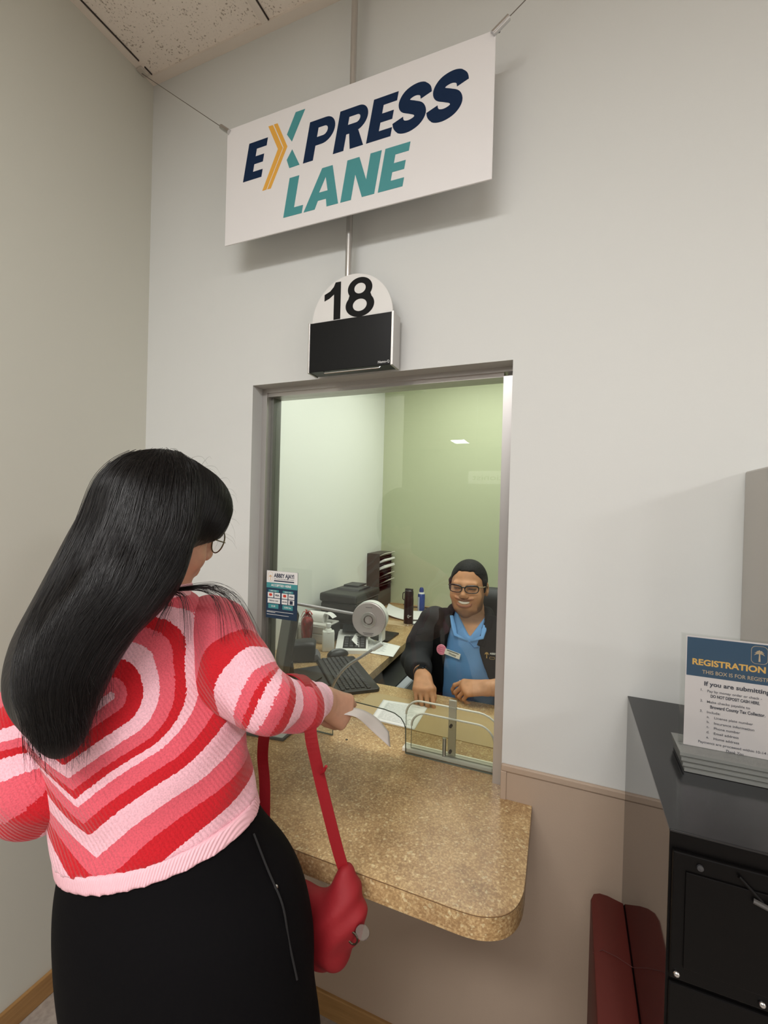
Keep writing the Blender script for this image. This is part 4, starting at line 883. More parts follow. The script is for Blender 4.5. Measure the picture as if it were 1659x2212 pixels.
FING = {'index': (.030, .084, (.041, .025, .021), .0088), 'middle': (.0105, .088, (.045, .028, .022), .0090), 'ring': (-.009, .083, (.041, .026, .021), .0085), 'pinky': (-.0265, .073, (.032, .020, .018), .0076)}
def build_hand(F, w, dist, dors, thumb, curls, tpts, spread=0.06, k=1.0, tips=None, blob=False):
    """w wrist, dist/dors/thumb unit directions, curls = bend at the three joints per finger, tpts = thumb joints in local frame"""
    d = Vector(dist).normalized(); n = Vector(dors); n = (n - d * n.dot(d)).normalized(); t = d.cross(n)
    if t.dot(Vector(thumb)) < 0: t = -t
    w = Vector(w); P = lambda x, y, z: w + (t * x + d * y + n * z) * k
    for nm, (x, y, ls, r) in FING.items():
        F.chain([P(x * .55, .004, 0), P(x, y, .002)], [.0145 * k, .0118 * k], .016 * k)
        a = 0.0; p = P(x, y, .002); pts = [p]; rs = [r * 1.12 * k]
        for i, (ln, c) in enumerate(zip(ls, curls[nm])):
            a += c; sp = spread * x / .03
            v = (d * math.cos(a) - n * math.sin(a)) + t * sp * math.cos(a); p = p + v.normalized() * ln * k; pts.append(p); rs.append(r * (1.0 - .09 * (i + 1)) * k)
        F.chain(pts, rs, .0035 * k)
        if tips is not None: tips[nm] = pts
    if blob: F.ellip(P(.0, .078, -.022), [.030 * k, .022 * k, .022 * k], .020 * k, 'add', [[t[i], d[i], n[i]] for i in range(3)])
    F.capsule(P(.018, .012, -.006), P(.020, .045, -.008), .016 * k, .012 * k, .014 * k)
    q = [P(*c) for c in tpts]; F.chain(q, [.0145 * k, .0120 * k, .0104 * k, .0082 * k][:len(q)], .008 * k)
    if tips is not None: tips['thumb'] = q
def ribbon(mb, pts, wd, th, n_sub=6):
    """flat strap swept along pts; wd = list of width directions scaled to half width"""
    C = catmull(pts, n_sub); W = catmull(wd, n_sub); rows = []
    for i, (p, w_) in enumerate(zip(C, W)):
        t = (C[min(i + 1, len(C) - 1)] - C[max(i - 1, 0)]).normalized(); nn = t.cross(w_).normalized() * th
        rows.append([mb.bm.verts.new(v) for v in (p - w_ - nn, p + w_ - nn, p + w_ + nn, p - w_ + nn)])
    for A, B in zip(rows, rows[1:]):
        for k in range(4): mb.bm.faces.new((A[k], A[(k + 1) % 4], B[(k + 1) % 4], B[k]))
    mb.bm.faces.new(rows[0][::-1]); mb.bm.faces.new(rows[-1])
def knit(colors, stops, scale, hd=(1, 1, 1)):
    def f(nt, b):
        at = N(nt, 'ShaderNodeAttribute', attribute_name='band')
        c = coords(nt, hd)
        jn = N(nt, 'ShaderNodeTexNoise', i_Scale=260.0, i_Detail=1.0); L(nt, c, jn.inputs['Vector'])
        ad = N(nt, 'ShaderNodeMath', operation='MULTIPLY_ADD'); L(nt, jn.outputs[0], ad.inputs[0]); ad.inputs[1].default_value = scale; L(nt, at.outputs['Fac'], ad.inputs[2])
        r = ramp(nt, ad.outputs[0], [(min(1, max(0, s + scale * .5)), colors[k]) for s, k in stops], 'CONSTANT')
        fz = N(nt, 'ShaderNodeTexNoise', i_Scale=420.0, i_Detail=2.0); L(nt, c, fz.inputs['Vector'])
        hs = N(nt, 'ShaderNodeMix', data_type='RGBA', blend_type='MULTIPLY'); hs.inputs[0].default_value = .55
        fr = ramp(nt, fz.outputs[0], [(.3, (.62, .62, .62)), (.6, (1, 1, 1))]); L(nt, r.outputs[0], hs.inputs[6]); L(nt, fr.outputs[0], hs.inputs[7]); L(nt, hs.outputs[2], b.inputs['Base Color'])
        wv = N(nt, 'ShaderNodeTexWave', i_Scale=62.0, i_Distortion=1.5); wv.bands_direction = 'DIAGONAL'; L(nt, c, wv.inputs['Vector'])
        sm = N(nt, 'ShaderNodeMath', operation='ADD'); L(nt, wv.outputs[0], sm.inputs[0]); L(nt, fz.outputs[0], sm.inputs[1])
        bump(nt, b, sm.outputs[0], .45, .0015)
    return f
# ------------------------------------------------------------------ the customer
sk_w = skin('customer_skin', s2l(196, 148, 122))
KN = {'p': s2l(222, 92, 106), 'r': s2l(196, 24, 36), 'l': s2l(244, 188, 200)}
TOR = [(.90, -.632, -.617, .170, .142, .22), (.955, -.650, -.618, .168, .144, .23), (1.0, -.668, -.617, .167, .140, .25), (1.10, -.712, -.610, .173, .142, .36), (1.20, -.758, -.600, .186, .146, .48), (1.27, -.785, -.592, .172, .126, .54), (1.33, -.778, -.586, .115, .092, .55), (1.40, -.742, -.573, .056, .058, .5)]
SR, ER, WR_ = Vector((-.655, -.50, 1.288)), Vector((-.492, -.552, 1.198)), Vector((-.486, -.372, 1.138))
SL_, EL, WL_ = Vector((-.880, -.690, 1.185)), Vector((-.818, -.732, 1.065)), Vector((-.80, -.49, 1.055))
HC = (-.732, -.567, 1.502)
HW = axes(-.24, -.30, .10); hw = Loc(HC, HW)
def grow(keys, d): return [(z, x, y, a + d, b + d, w_) for z, x, y, a, b, w_ in keys]
PAN = [(.03, -.575, -.62, .20, .13, .12), (.45, -.572, -.622, .192, .145, .16), (.60, -.575, -.620, .193, .160, .2), (.70, -.582, -.614, .205, .170, .2), (.80, -.598, -.608, .214, .180, .2), (.90, -.620, -.612, .199, .168, .21), (.96, -.645, -.616, .171, .146, .23), (1.02, -.672, -.616, .158, .132, .26)]
F1 = Field((-1.05, -.90, -.01), (-.34, -.28, 1.46), .0075)
F1.slices(grow(TOR, -.012), 0); F1.slices(grow([k_ for k_ in PAN if k_[0] > .55], -.010), .02)
for s in (-1, 1):
    F1.chain([(-.575 + s * .095, -.62 + s * .02, .62), (-.575 + s * .10, -.625 + s * .02, .40), (-.575 + s * .105, -.63 + s * .02, .08)], [.085, .060, .042], .04)
    F1.capsule((-.575 + s * .105, -.65, .045), (-.575 + s * .125, -.50, .035), .038, .032, .02)
F1.chain([SR, ER, WR_], [.058, .043, .027], .03); F1.chain([SL_, EL, WL_], [.058, .043, .027], .03); F1.chain([(-.765, -.585, 1.30), hw(0, -.02, -.07)], [.062, .052], .04)
F2 = Field((-.84, -.70, 1.38), (-.58, -.42, 1.70), .0035); build_head(F2, hw, wide=1.02); F2.capsule((-.742, -.575, 1.38), hw(0, -.022, -.06), .054, .052, .03)
F3 = Field((-.54, -.40, 1.02), (-.36, -.18, 1.20), .0022)
WD = WR_ + Vector((.0, .006, -.001)); tipw = {}
hd_ = Vector((.22, .76, -.52)); WD = WD + Vector((.004, .0, -.008))
build_hand(F3, WD, hd_, (.80, -.45, .40), (-.2, .2, 1), {'index': (.35, .80, .5), 'middle': (.60, 1.05, .6), 'ring': (.85, 1.2, .7), 'pinky': (1.10, 1.3, .7)}, [(.016, .018, -.008), (.028, .046, -.020), (.030, .074, -.032), (.024, .098, -.040)], -.06, 1.02, tipw, True)
F3.capsule(WR_ + (ER - WR_).normalized() * .05, WD, .028, .0255, .012)
wm = sdf_obj('person', [F1, F2, F3], sk_w, it=2)
tag(wm, 'woman in pink and red heart sweater handing a paper over the counter, seen from behind', 'person')
# sweater
def smooth_folds(X, Y, Z): return (.0035 * np.sin(46 * Z + 22 * X) * np.sin(14 * Y + 9 * X) + .002 * np.sin(70 * Z - 40 * Y)).astype(np.float32)
UX = Vector((math.cos(.35), math.sin(.35), 0))
def spine(z):
    zz = np.array([k_[0] for k_ in TOR]); g = lambda c: np.interp(z, zz, [k_[c] for k_ in TOR]); b, w_ = g(4), g(5)
    sh = np.interp(z, [1.0, 1.13, 1.25, 1.4], [0, -.040, -.060, -.060])
    return g(1) + b * np.sin(w_) + sh * UX.x, g(2) - b * np.cos(w_) + sh * UX.y
def heart(V):
    x0, y0 = spine(V[:, 2]); u = np.abs((V[:, 0] - x0) * UX.x + (V[:, 1] - y0) * UX.y); v = V[:, 2]
    cu, cz, z0 = .082, 1.234, 1.185; L_ = math.hypot(cu, cz - z0); dx, dz = cu / L_, (cz - z0) / L_
    t = u * dx + (v - z0) * dz; pd = np.abs(-u * dz + (v - z0) * dx); d = np.where(t > L_, np.hypot(u - cu, (v - cz) * np.where(v > cz, .84, 1.0)), pd)
    g_ = np.clip((t + .03) / .36, 0, 1); g_ = 1.5 - .5 * g_ * g_ * (3 - 2 * g_)
    return d * g_ / .4
BST = [(0, 'l'), (.006, 'p'), (.028, 'r'), (.054, 'l'), (.080, 'p'), (.102, 'r'), (.116, 'l'), (.129, 'p'), (.158, 'r'), (.180, 'l'), (.217, 'p'), (.255, 'r'), (.295, 'l'), (.345, 'p'), (.38, 'r')]
kn_t = mat('knit_back', KN['p'], .85, spec=.2, build=knit(KN, [(a / .4, c_) for a, c_ in BST], .012), Sheen_Weight=.25, Sheen_Roughness=.5)
F4 = Field((-1.02, -.86, .90), (-.44, -.38, 1.44), .005)
F4.slices(grow(TOR, .006), 0); F4.capsule((-.70, -.51, 1.275), (-.80, -.60, 1.26), .066, .08, .05); F4.capsule((-.868, -.672, 1.185), (-.80, -.61, 1.24), .062, .08, .05)
F4.warp(smooth_folds)
hem = lambda off: ((-.64, -.62, .968 + off), (.2, 0.0, -1.0))
F5 = Field((-1.02, -.86, .90), (-.44, -.38, 1.06), .004); F5.slices(grow(TOR, .0085), 0); F5.plane(*hem(0)); p_, n_ = hem(.026); F5.plane(p_, (-.2, 0, 1.0))
p_, n_ = hem(.022); F4.plane(p_, n_)
F4.plane((-.742, -.573, 1.392), (.25, .25, 1.0))
sw = sdf_obj('sweater', F4, kn_t, wm, it=2, attrs={'band': heart}, label='pink, red and pale pink heart striped knit sweater')
rib_m = mat('rib_pale_pink', s2l(246, 194, 204), .85, spec=.2, build=lambda nt, b: (lambda wv: (L(nt, coords(nt), wv.inputs['Vector']), bump(nt, b, wv.outputs[0], .5, .002)))(N(nt, 'ShaderNodeTexWave', i_Scale=95.0)))
sdf_obj('hem_band', F5, rib_m, sw, it=1, label='pale pink ribbed hem')
F6 = Field((-.86, -.70, 1.33), (-.62, -.44, 1.43), .004); F6.capsule((-.752, -.578, 1.355), (-.738, -.570, 1.400), .074, .062, 0); F6.plane((-.742, -.573, 1.402), (.1, .1, 1)); F6.plane((-.752, -.578, 1.362), (-.1, -.1, -1)); sdf_obj('collar', F6, rib_m, sw, it=1, label='pink ribbed collar')
def armpar(pts, lean=0.0):
    A = np.array(catmull(pts, 8)); S_ = np.linspace(0, 2, len(A))
    def f(V):
        num = np.zeros(len(V)); den = np.zeros(len(V))
        for a, s_ in zip(A, S_):
            w_ = 1.0 / (((V - a) ** 2).sum(1) + 1e-6) ** 3; num += w_ * s_; den += w_
        s_ = num / den; zc_ = np.interp(s_, S_, A[:, 2])
        return (s_ + lean * np.clip(1.0 - s_, 0, 1) * (V[:, 2] - zc_)) / 2
    return f
SST = [(0, 'p'), (.50, 'r'), (.70, 'l'), (.85, 'p'), (.91, 'r'), (.945, 'l'), (.99, 'p'), (1.05, 'r'), (1.12, 'l'), (1.23, 'p'), (1.42, 'r'), (1.56, 'l')]
kn_s = mat('knit_sleeve', KN['p'], .85, spec=.2, build=knit(KN, [(a / 2, c_) for a, c_ in SST], .015), Sheen_Weight=.25, Sheen_Roughness=.5)
mid1 = SR.lerp(ER, .5) + Vector((.0, -.012, -.012)); mid2 = ER.lerp(WR_, .5) + Vector((.012, 0, -.008))
F7 = Field((-.80, -.72, 1.03), (-.36, -.30, 1.42), .004)
F7.chain([SR + Vector((-.02, .0, -.012)), mid1, ER, mid2, WR_], [.086, .068, .047, .042, .034], .03)
F7.warp(lambda X, Y, Z: (.0028 * np.sin(80 * X + 60 * Z) * np.sin(50 * Y - 20 * Z)).astype(np.float32)); dW = (WR_ - ER).normalized(); F7.plane(WR_ + dW * .004, dW)
sdf_obj('right_sleeve', F7, kn_s, sw, it=2, attrs={'band': armpar([SR, mid1, ER, mid2, WR_], 4.0)})
LST = [(0, 'p'), (.22, 'r'), (.40, 'l'), (.52, 'p'), (.60, 'r'), (.66, 'l'), (.80, 'p'), (.92, 'r'), (1.0, 'r'), (1.02, 'l'), (1.30, 'p'), (1.6, 'r'), (1.8, 'l')]
kn_l = mat('knit_left_sleeve', KN['p'], .85, spec=.2, build=knit(KN, [(a / 2, c_) for a, c_ in LST], .015), Sheen_Weight=.25, Sheen_Roughness=.5)
F8 = Field((-1.06, -.86, .94), (-.74, -.42, 1.36), .0045)
F8.chain([SL_, SL_.lerp(EL, .5) + Vector((-.01, -.01, 0)), EL, EL.lerp(WL_, .5), WL_], [.070, .070, .066, .056, .040], .03); F8.warp(lambda X, Y, Z: (.003 * np.sin(70 * Z + 50 * X)).astype(np.float32))
sdf_obj('left_sleeve', F8, kn_l, sw, it=2, attrs={'band': armpar([SL_, SL_.lerp(EL, .5), EL, EL.lerp(WL_, .5), WL_])})
# trousers
bk_m = mat('black_trouser_cloth', s2l(9, 8, 10), .85, spec=.1, build=fabric(240, .25))
F9 = Field((-.86, -.86, .02), (-.34, -.38, 1.04), .007)
F9.slices(grow([k_ for k_ in PAN if k_[0] > .55], .002), 0)
for s in (-1, 1): F9.chain([(-.575 + s * .095, -.62 + s * .02, .60), (-.575 + s * .11, -.625 + s * .02, .10)], [.112, .088], .07)
F9.plane((0, 0, .045), (0, 0, -1)); F9.warp(lambda X, Y, Z: (.003 * np.sin(34 * X + 10 * Z) * np.clip((1.0 - Z) * 3, 0, 1)).astype(np.float32))
tr = sdf_obj('trousers', F9, bk_m, wm, it=2)
F10 = Field((-.86, -.80, .95), (-.46, -.42, 1.06), .005); F10.slices(grow(PAN[-3:], .006), 0); F10.plane((-.66, -.6, .985), (.2, 0, -1)); sdf_obj('waistband', F10, bk_m, tr, it=1)
def on_ring(keys, z, ang, off=0.0):
    K = np.array(keys); g = [np.interp(z, K[:, 0], K[:, i]) for i in range(1, 6)]; u, v = (g[2] + off) * math.cos(ang), (g[3] + off) * math.sin(ang)
    return Vector((g[0] + u * math.cos(g[4]) - v * math.sin(g[4]), g[1] + u * math.sin(g[4]) + v * math.cos(g[4]), z))
MB().tube(catmull([on_ring(PAN, z, a, .0055) for z, a in ((.985, -.05), (.94, -.10), (.90, -.16), (.85, -.20), (.80, -.22))], 6), .0018, 6).obj('side_seam', mat('seam_black', s2l(20, 19, 20), .7), tr)
MB().ball(on_ring(PAN, .918, -.12, .004), .004, n=10).obj('pocket_stud', steel_m, tr, smooth=True)
for s in (-1, 1):
    F_ = Field((-.575 + s * .11 - .07, -.74, -.005), (-.575 + s * .11 + .09, -.42, .10), .005); F_.capsule((-.575 + s * .105, -.66, .05), (-.575 + s * .125, -.49, .038), .046, .036, 0); F_.plane((0, 0, 0), (0, 0, -1)); sdf_obj('shoe', F_, black_m, wm, it=1)
# hair: one soft mass, then loose strands
def hair_mat(nt, b):
    c = coords(nt, (150, 150, 7)); n = N(nt, 'ShaderNodeTexNoise', i_Scale=1.0, i_Detail=4.0); L(nt, c, n.inputs['Vector'])
    r = ramp(nt, n.outputs[0], [(.35, s2l(12, 11, 12)), (.55, s2l(24, 21, 21)), (.75, s2l(44, 37, 34))]); L(nt, r.outputs[0], b.inputs['Base Color'])
    bump(nt, b, n.outputs[0], .55, .004)
    rr = ramp(nt, n.outputs[0], [(.3, (.44,) * 3), (.7, (.6,) * 3)]); L(nt, rr.outputs[0], b.inputs['Roughness'])
hair_m = mat('black_hair', s2l(18, 16, 17), .5, spec=.5, build=hair_mat)
strand_m = mat('hair_strand', s2l(17, 14, 14), .34, spec=.45)
GUIDES = [
 [(-.765, -.58, 1.605), (-.800, -.603, 1.555), (-.818, -.636, 1.470), (-.812, -.682, 1.381), (-.785, -.738, 1.305), (-.750, -.772, 1.253), (-.700, -.786, 1.202)],
 [(-.740, -.585, 1.612), (-.758, -.620, 1.567), (-.764, -.650, 1.475), (-.752, -.698, 1.388), (-.720, -.750, 1.316), (-.700, -.779, 1.262), (-.678, -.786, 1.190)],
 [(-.715, -.585, 1.610), (-.700, -.620, 1.566), (-.690, -.656, 1.479), (-.672, -.697, 1.409), (-.694, -.744, 1.333), (-.692, -.771, 1.267), (-.678, -.780, 1.198)],
 [(-.695, -.58, 1.602), (-.674, -.610, 1.553), (-.662, -.640, 1.486), (-.674, -.655, 1.422), (-.702, -.687, 1.373), (-.720, -.721, 1.323), (-.715, -.754, 1.271)],
 [(-.685, -.565, 1.590), (-.668, -.580, 1.548), (-.676, -.606, 1.500), (-.686, -.622, 1.455), (-.694, -.626, 1.420), (-.700, -.616, 1.391)]]
RAD = [[.028, .036, .040, .042, .042, .032, .008], [.030, .044, .046, .048, .048, .034, .008], [.030, .044, .046, .046, .044, .032, .008], [.030, .042, .042, .042, .038, .028, .008], [.022, .026, .026, .024, .024, .018]]
F11 = Field((-.93, -.86, 1.14), (-.56, -.42, 1.70), .0045)
F11.ellip(hw(0, -.014, .034), (.086, .106, .096), 0, R=hw.R())
F11.ellip(hw(.006, .150, -.040), (.078, .088, .082), .010, 'sub', hw.R())
for g, r in zip(GUIDES, RAD):
    gs = catmull(g, 5); F11.chain(gs, list(np.interp(np.linspace(0, len(r) - 1, len(gs)), range(len(r)), r)), .030)
F11.ellip(hw(.008, .036, .052), (.080, .066, .070), .06, 'add', hw.R())
F11.ellip(hw(.050, .085, -.058), (.045, .070, .062), .012, 'sub', hw.R())
hr = sdf_obj('hair', F11, hair_m, wm, it=1, label='long straight black hair')
cu = bpy.data.curves.new('strands', 'CURVE'); cu.dimensions = '3D'; cu.bevel_depth = .00032; cu.bevel_resolution = 0; cu.resolution_u = 2
def strand(pts, r=1.0):
    sp = cu.splines.new('POLY'); C = catmull(pts, 4); sp.points.add(len(C) - 1)
    for i, (p, q) in enumerate(zip(sp.points, C)): p.co = (*q, 1); p.radius = r * (1 - .75 * i / len(C))
hrn = random.Random(5)
FH, LO, HH = F11.F, F11.lo, F11.h
def fval(p):
    q = (np.array(p) - LO) / HH; i = np.floor(q).astype(int)
    if (i < 0).any() or (i >= np.array(FH.shape) - 1).any(): return 9.0
    t = q - i; c = FH[i[0]:i[0] + 2, i[1]:i[1] + 2, i[2]:i[2] + 2]
    c = c[0] * (1 - t[0]) + c[1] * t[0]; c = c[0] * (1 - t[1]) + c[1] * t[1]; return c[0] * (1 - t[2]) + c[1] * t[2]
def surf(c, d, lift):
    lo_, hi_ = 0.0, .005
    while hi_ < .14 and fval(c + d * hi_) < 0: lo_ = hi_; hi_ += .008
    for _ in range(5):
        m_ = (lo_ + hi_) / 2
        if fval(c + d * m_) < 0: lo_ = m_
        else: hi_ = m_
    return c + d * (lo_ + lift)
GS = [[Vector(p) for p in catmull(g, 2)] for g in GUIDES]
for i in range(1900):
    a = hrn.random() ** .9 * 4.0; j = min(int(a), 3); fr = a - j; n_ = min(len(GS[j]), len(GS[j + 1])); ph = hrn.uniform(-1.1, 1.1); lift = hrn.choice((.0002, .0005, .0010, .0016)) if i % 9 else hrn.uniform(.002, .006); pts = []
    for k_ in range(1 if hrn.random() < .5 else 0, n_):
        c_ = GS[j][k_].lerp(GS[j + 1][k_], fr); o_ = (CAM_LOC - c_).normalized(); sd = o_.cross(Vector((0, 0, 1))).normalized(); up_ = sd.cross(o_)
        pw = ph * (1 - .35 * k_ / n_); dr_ = o_ * math.cos(pw) + sd * math.sin(pw)
        if k_ < 3: dr_ = (dr_ + up_ * (1.0 - .3 * k_)).normalized()
        pts.append(surf(c_, dr_, lift) + Vector((hrn.gauss(0, .0006), hrn.gauss(0, .0006), 0)))
    if n_ == len(GS[0]) and len(pts) > 4:
        e_ = pts[-1] - pts[-2]; pts[-1] = pts[-2] + Vector((e_.x * .3 + hrn.gauss(0, .004), e_.y * .3, -abs(hrn.gauss(.034, .016)))); pts.append(pts[-1] + Vector((hrn.gauss(0, .004), 0, -.012)))
    strand(pts, hrn.uniform(.7, 1.5))
C0 = hw(0, .0, .030)
for i in range(420):   # hair combed from the parting over the temple
    f0 = hrn.uniform(-.1, 1.05); lift = hrn.choice((.0003, .0006, .0012, .002)); pts = []
    for k_ in range(9):
        th = k_ / 8 * hrn.uniform(1.75, 1.95); f1 = f0 * (1 - .30 * k_ / 8)
        d_ = (HW[0] * math.sin(th) * math.cos(f1) + HW[2] * math.cos(th) * math.cos(f1) + HW[1] * math.sin(f1)).normalized()
        if fval(C0 + d_ * .03) > 0: break
        pts.append(surf(C0, d_, lift))
    if len(pts) > 4: strand(pts, hrn.uniform(.7, 1.4))
for i in range(90):   # flyaways around the crown and brow
    th = hrn.uniform(-1.2, 1.9); ph = hrn.uniform(-.2, 1.3); b0 = hw(.088 * math.sin(th) * math.cos(ph), .108 * math.cos(th) * math.cos(ph) - .014, .034 + .098 * math.sin(ph))
    o_ = (b0 - hw(0, -.014, .03)).normalized(); q = Vector((hrn.gauss(0, 1), hrn.gauss(0, 1), hrn.gauss(0, .6))).normalized()
    strand([b0 - o_ * .004, b0 + o_ * .010 + q * .012, b0 + o_ * .012 + q * .030 - Vector((0, 0, .006)), b0 + o_ * .006 + q * .046 - Vector((0, 0, .02))], .7)
WISP = [[(-.659, -.602, 1.392), (-.621, -.585, 1.396), (-.603, -.557, 1.389), (-.578, -.541, 1.366), (-.556, -.530, 1.319), (-.546, -.527, 1.285)],
        [(-.648, -.607, 1.393), (-.613, -.590, 1.393), (-.594, -.574, 1.376), (-.578, -.575, 1.340), (-.570, -.578, 1.297)],
        [(-.655, -.625, 1.393), (-.620, -.625, 1.386), (-.606, -.627, 1.350), (-.602, -.628, 1.300)], [(-.660, -.630, 1.39), (-.632, -.640, 1.378), (-.630, -.655, 1.355), (-.632, -.664, 1.325)],
        ]
for g, cnt in zip(WISP, (46, 22, 26, 18)):
    for i in range(cnt):
        j_ = Vector((hrn.gauss(0, .004), hrn.gauss(0, .004), abs(hrn.gauss(0, .004)))); strand([Vector(p) + j_ * (.5 + k_ * .45) for k_, p in enumerate(g)], 1.1)
dm_ = bpy.data.objects.new('t', cu); COL.objects.link(dm_); dg_ = bpy.context.evaluated_depsgraph_get(); dg_.update(); me_ = bpy.data.meshes.new_from_object(dm_.evaluated_get(dg_)); COL.objects.unlink(dm_); bpy.data.objects.remove(dm_)
o = link('loose_strands', me_, strand_m, hr); o['kind'] = 'stuff'
# glasses
gm_ = mat('gold_wire', s2l(112, 96, 66), .3, .8); lens_m = clear('spectacle_lens', (.97, .97, .96), 1.5)
gl_ = None
for s in (1, -1):
    cx = s * .034; rim = [hw(cx + .0265 * math.cos(a), .1075 - .010 * abs(cx + .0265 * math.cos(a)) / .06, .004 + .0235 * math.sin(a)) for a in np.linspace(0, 2 * PI, 33)]
    mb = MB(); mb.tube(rim, .0014, 6, caps=False)
    if gl_ is None:
        mb.tube([hw(-.008, .108, .010), hw(0, .111, .013), hw(.008, .108, .010)], .0012, 6)
        gl_ = mb.obj('eyeglasses', gm_, wm, smooth=True, label='thin gold wire glasses')
    else: mb.obj('rim', gm_, gl_, smooth=True)
    mb = MB(); vs = [mb.bm.verts.new(p) for p in rim[:-1]]; mb.bm.faces.new(vs); mb.obj('lens', lens_m, gl_)
    MB().tube([hw(s * .0605, .100, .006), hw(s * .074, .060, .006), hw(s * .080, .0, .008), hw(s * .078, -.015, -.004)], .0012, 6).obj('temple', gm_, gl_, smooth=True)
# paper in her hand
mb = MB(); A_ = [Vector(p) for p in ((-.458, -.300, 1.098), (-.440, -.253, 1.076), (-.422, -.203, 1.038), (-.402, -.173, .996))]; B_ = [Vector(p) for p in ((-.452, -.325, 1.092), (-.433, -.294, 1.075), (-.419, -.245, 1.028), (-.387, -.200, .973))]
CA, CB_ = catmull(A_, 6), catmull(B_, 6); V_ = [[mb.bm.verts.new(a.lerp(b, t / 4)) for t in range(5)] for a, b in zip(CA, CB_)]
for i in range(len(V_) - 1):
    for j in range(4): mb.bm.faces.new((V_[i][j], V_[i + 1][j], V_[i + 1][j + 1], V_[i][j + 1]))
o = mb.obj('paper_slip', mat('grey_white_paper', s2l(214, 206, 200), .7), smooth=True); sm = o.modifiers.new('t', 'SOLIDIFY'); sm.thickness = .0006
tag(o, 'curved white paper slip held out by the woman over the counter', 'paper')
# ------------------------------------------------------------------ handbag on her forearm
bag_m = mat('red_bag_cloth', s2l(140, 16, 26), .7, build=fabric(160, .3)); str_m = mat('red_strap_web', s2l(150, 16, 28), .6, build=fabric(300, .3))
bg = thing('handbag', 'red cloth handbag hanging by its straps from the forearm in front of the counter edge', 'handbag', (-.45, -.43, .72))
F_ = Field((-.68, -.53, .58), (-.30, -.37, .90), .004)
F_.box((-.480, -.440, .740), (.118, .038, .066), .036, 0); F_.ellip((-.498, -.442, .700), (.112, .044, .054), .04); F_.chain([(-.395, -.430, .765), (-.388, -.428, .805), (-.388, -.422, .832)], [.030, .018, .011], .05); F_.chain([(-.56, -.432, .775), (-.585, -.428, .84)], [.026, .012], .03)
F_.capsule((-.365, -.435, .735), (-.36, -.435, .775), .022, .020, .02)
F_.warp(lambda X, Y, Z: (  .0045 * np.sin(38 * X - 30 * Z + 1.2) * np.sin(24 * Z + 18 * X) + .0022 * np.sin(95 * X + 22 * Z + 8 * np.sin(20 * Z))).astype(np.float32)); F_.warp(lambda X, Y, Z: (.035 * np.clip((Z - .765) / .05, 0, 1) * np.exp(-((X + .48) / .06) ** 2)).astype(np.float32))
sdf_obj('pouch', F_, bag_m, bg, world=True)
mb = MB(); ribbon(mb, [(-.541, -.485, 1.170), (-.526, -.474, 1.209), (-.490, -.470, 1.223), (-.455, -.474, 1.210), (-.440, -.484, 1.176), (-.441, -.482, 1.125), (-.434, -.468, 1.058), (-.418, -.448, .960), (-.400, -.430, .868), (-.388, -.422, .826)], [Vector(v) * .0115 for v in ((0, .95, -.3), (0, .95, -.3), (0, .95, -.3), (.1, .95, -.3), (.4, .90, -.2), (.8, .6, 0), (.92, .38, 0), (.92, .38, 0), (.92, .38, 0), (.92, .38, 0))], .0013)
mb.obj('front_strap', str_m, bg, world=True)
mb = MB(); ribbon(mb, [(-.455, -.452, 1.200), (-.490, -.446, 1.213), (-.525, -.450, 1.200), (-.541, -.458, 1.160), (-.575, -.440, 1.085), (-.600, -.414, 1.010), (-.594, -.412, .944), (-.586, -.420, .84)], [Vector(v) * .0120 for v in ((0, .95, -.3), (0, .95, -.3), (0, .95, -.3), (.3, .9, -.2), (.9, .35, 0), (.9, .35, 0), (.9, .35, 0), (.9, .35, 0))], .0013); mb.obj('rear_strap', str_m, bg, world=True)
MB().tube([(-.424, -.470, 1.045), (-.415, -.474, 1.054), (-.409, -.476, 1.066)], .0028, 8).obj('strap_loop', str_m, bg, world=True)
tg = MB().lathe([(0, -.001), (.013, -.001), (.0135, 0), (.013, .001), (0, .001)], 24, frame((-.334, -.458, .766), (.9, .2, -.2), (.1, .2, .9))).obj('clear_charm', clear('charm_acrylic', (.80, .78, .76), 1.6, extra=2.5), bg, world=True)
MB().tube([(-.352 + .010 * math.cos(a), -.462, .752 + .011 * math.sin(a)) for a in np.linspace(0, 2 * PI, 18)], .0018, 6, caps=False).obj('ring', mat('dark_brass', s2l(90, 80, 66), .35, .8), tg)
# ------------------------------------------------------------------ the clerk
HM = (-.412, .795, 1.2075)
am = axes(PI + .01, -.03, .0); hm = Loc(HM, am, 1.03)
sk_c = s2l(196, 142, 104)
def man_skin(nt, b):
    n = N(nt, 'ShaderNodeTexNoise', i_Scale=30.0, i_Detail=4.0); L(nt, coords(nt), n.inputs['Vector'])
    r = ramp(nt, n.outputs[0], [(0.35, tuple(v * .88 for v in sk_c)), (0.65, tuple(min(1, v * 1.06) for v in sk_c))]); cur = r.outputs[0]
    for nm, c in (('lip', s2l(150, 84, 76)), ('stubble', s2l(62, 46, 40)), ('lash', s2l(28, 20, 18))):
        a = N(nt, 'ShaderNodeAttribute', attribute_name=nm); mx = N(nt, 'ShaderNodeMix', data_type='RGBA'); L(nt, a.outputs['Fac'], mx.inputs[0]); L(nt, cur, mx.inputs[6]); mx.inputs[7].default_value = (*c, 1); cur = mx.outputs[2]
    L(nt, cur, b.inputs['Base Color'])
skin_m = mat('clerk_skin', sk_c, .55, spec=.3, build=man_skin, Subsurface_Weight=.08, Subsurface_Scale=.01)
def loc_of(V, l):
    D = (V - np.array(l.o)) / l.k; return [D @ np.array(a) for a in l.A]
def sst(e0, e1, x): t = np.clip((x - e0) / (e1 - e0), 0, 1); return t * t * (3 - 2 * t)
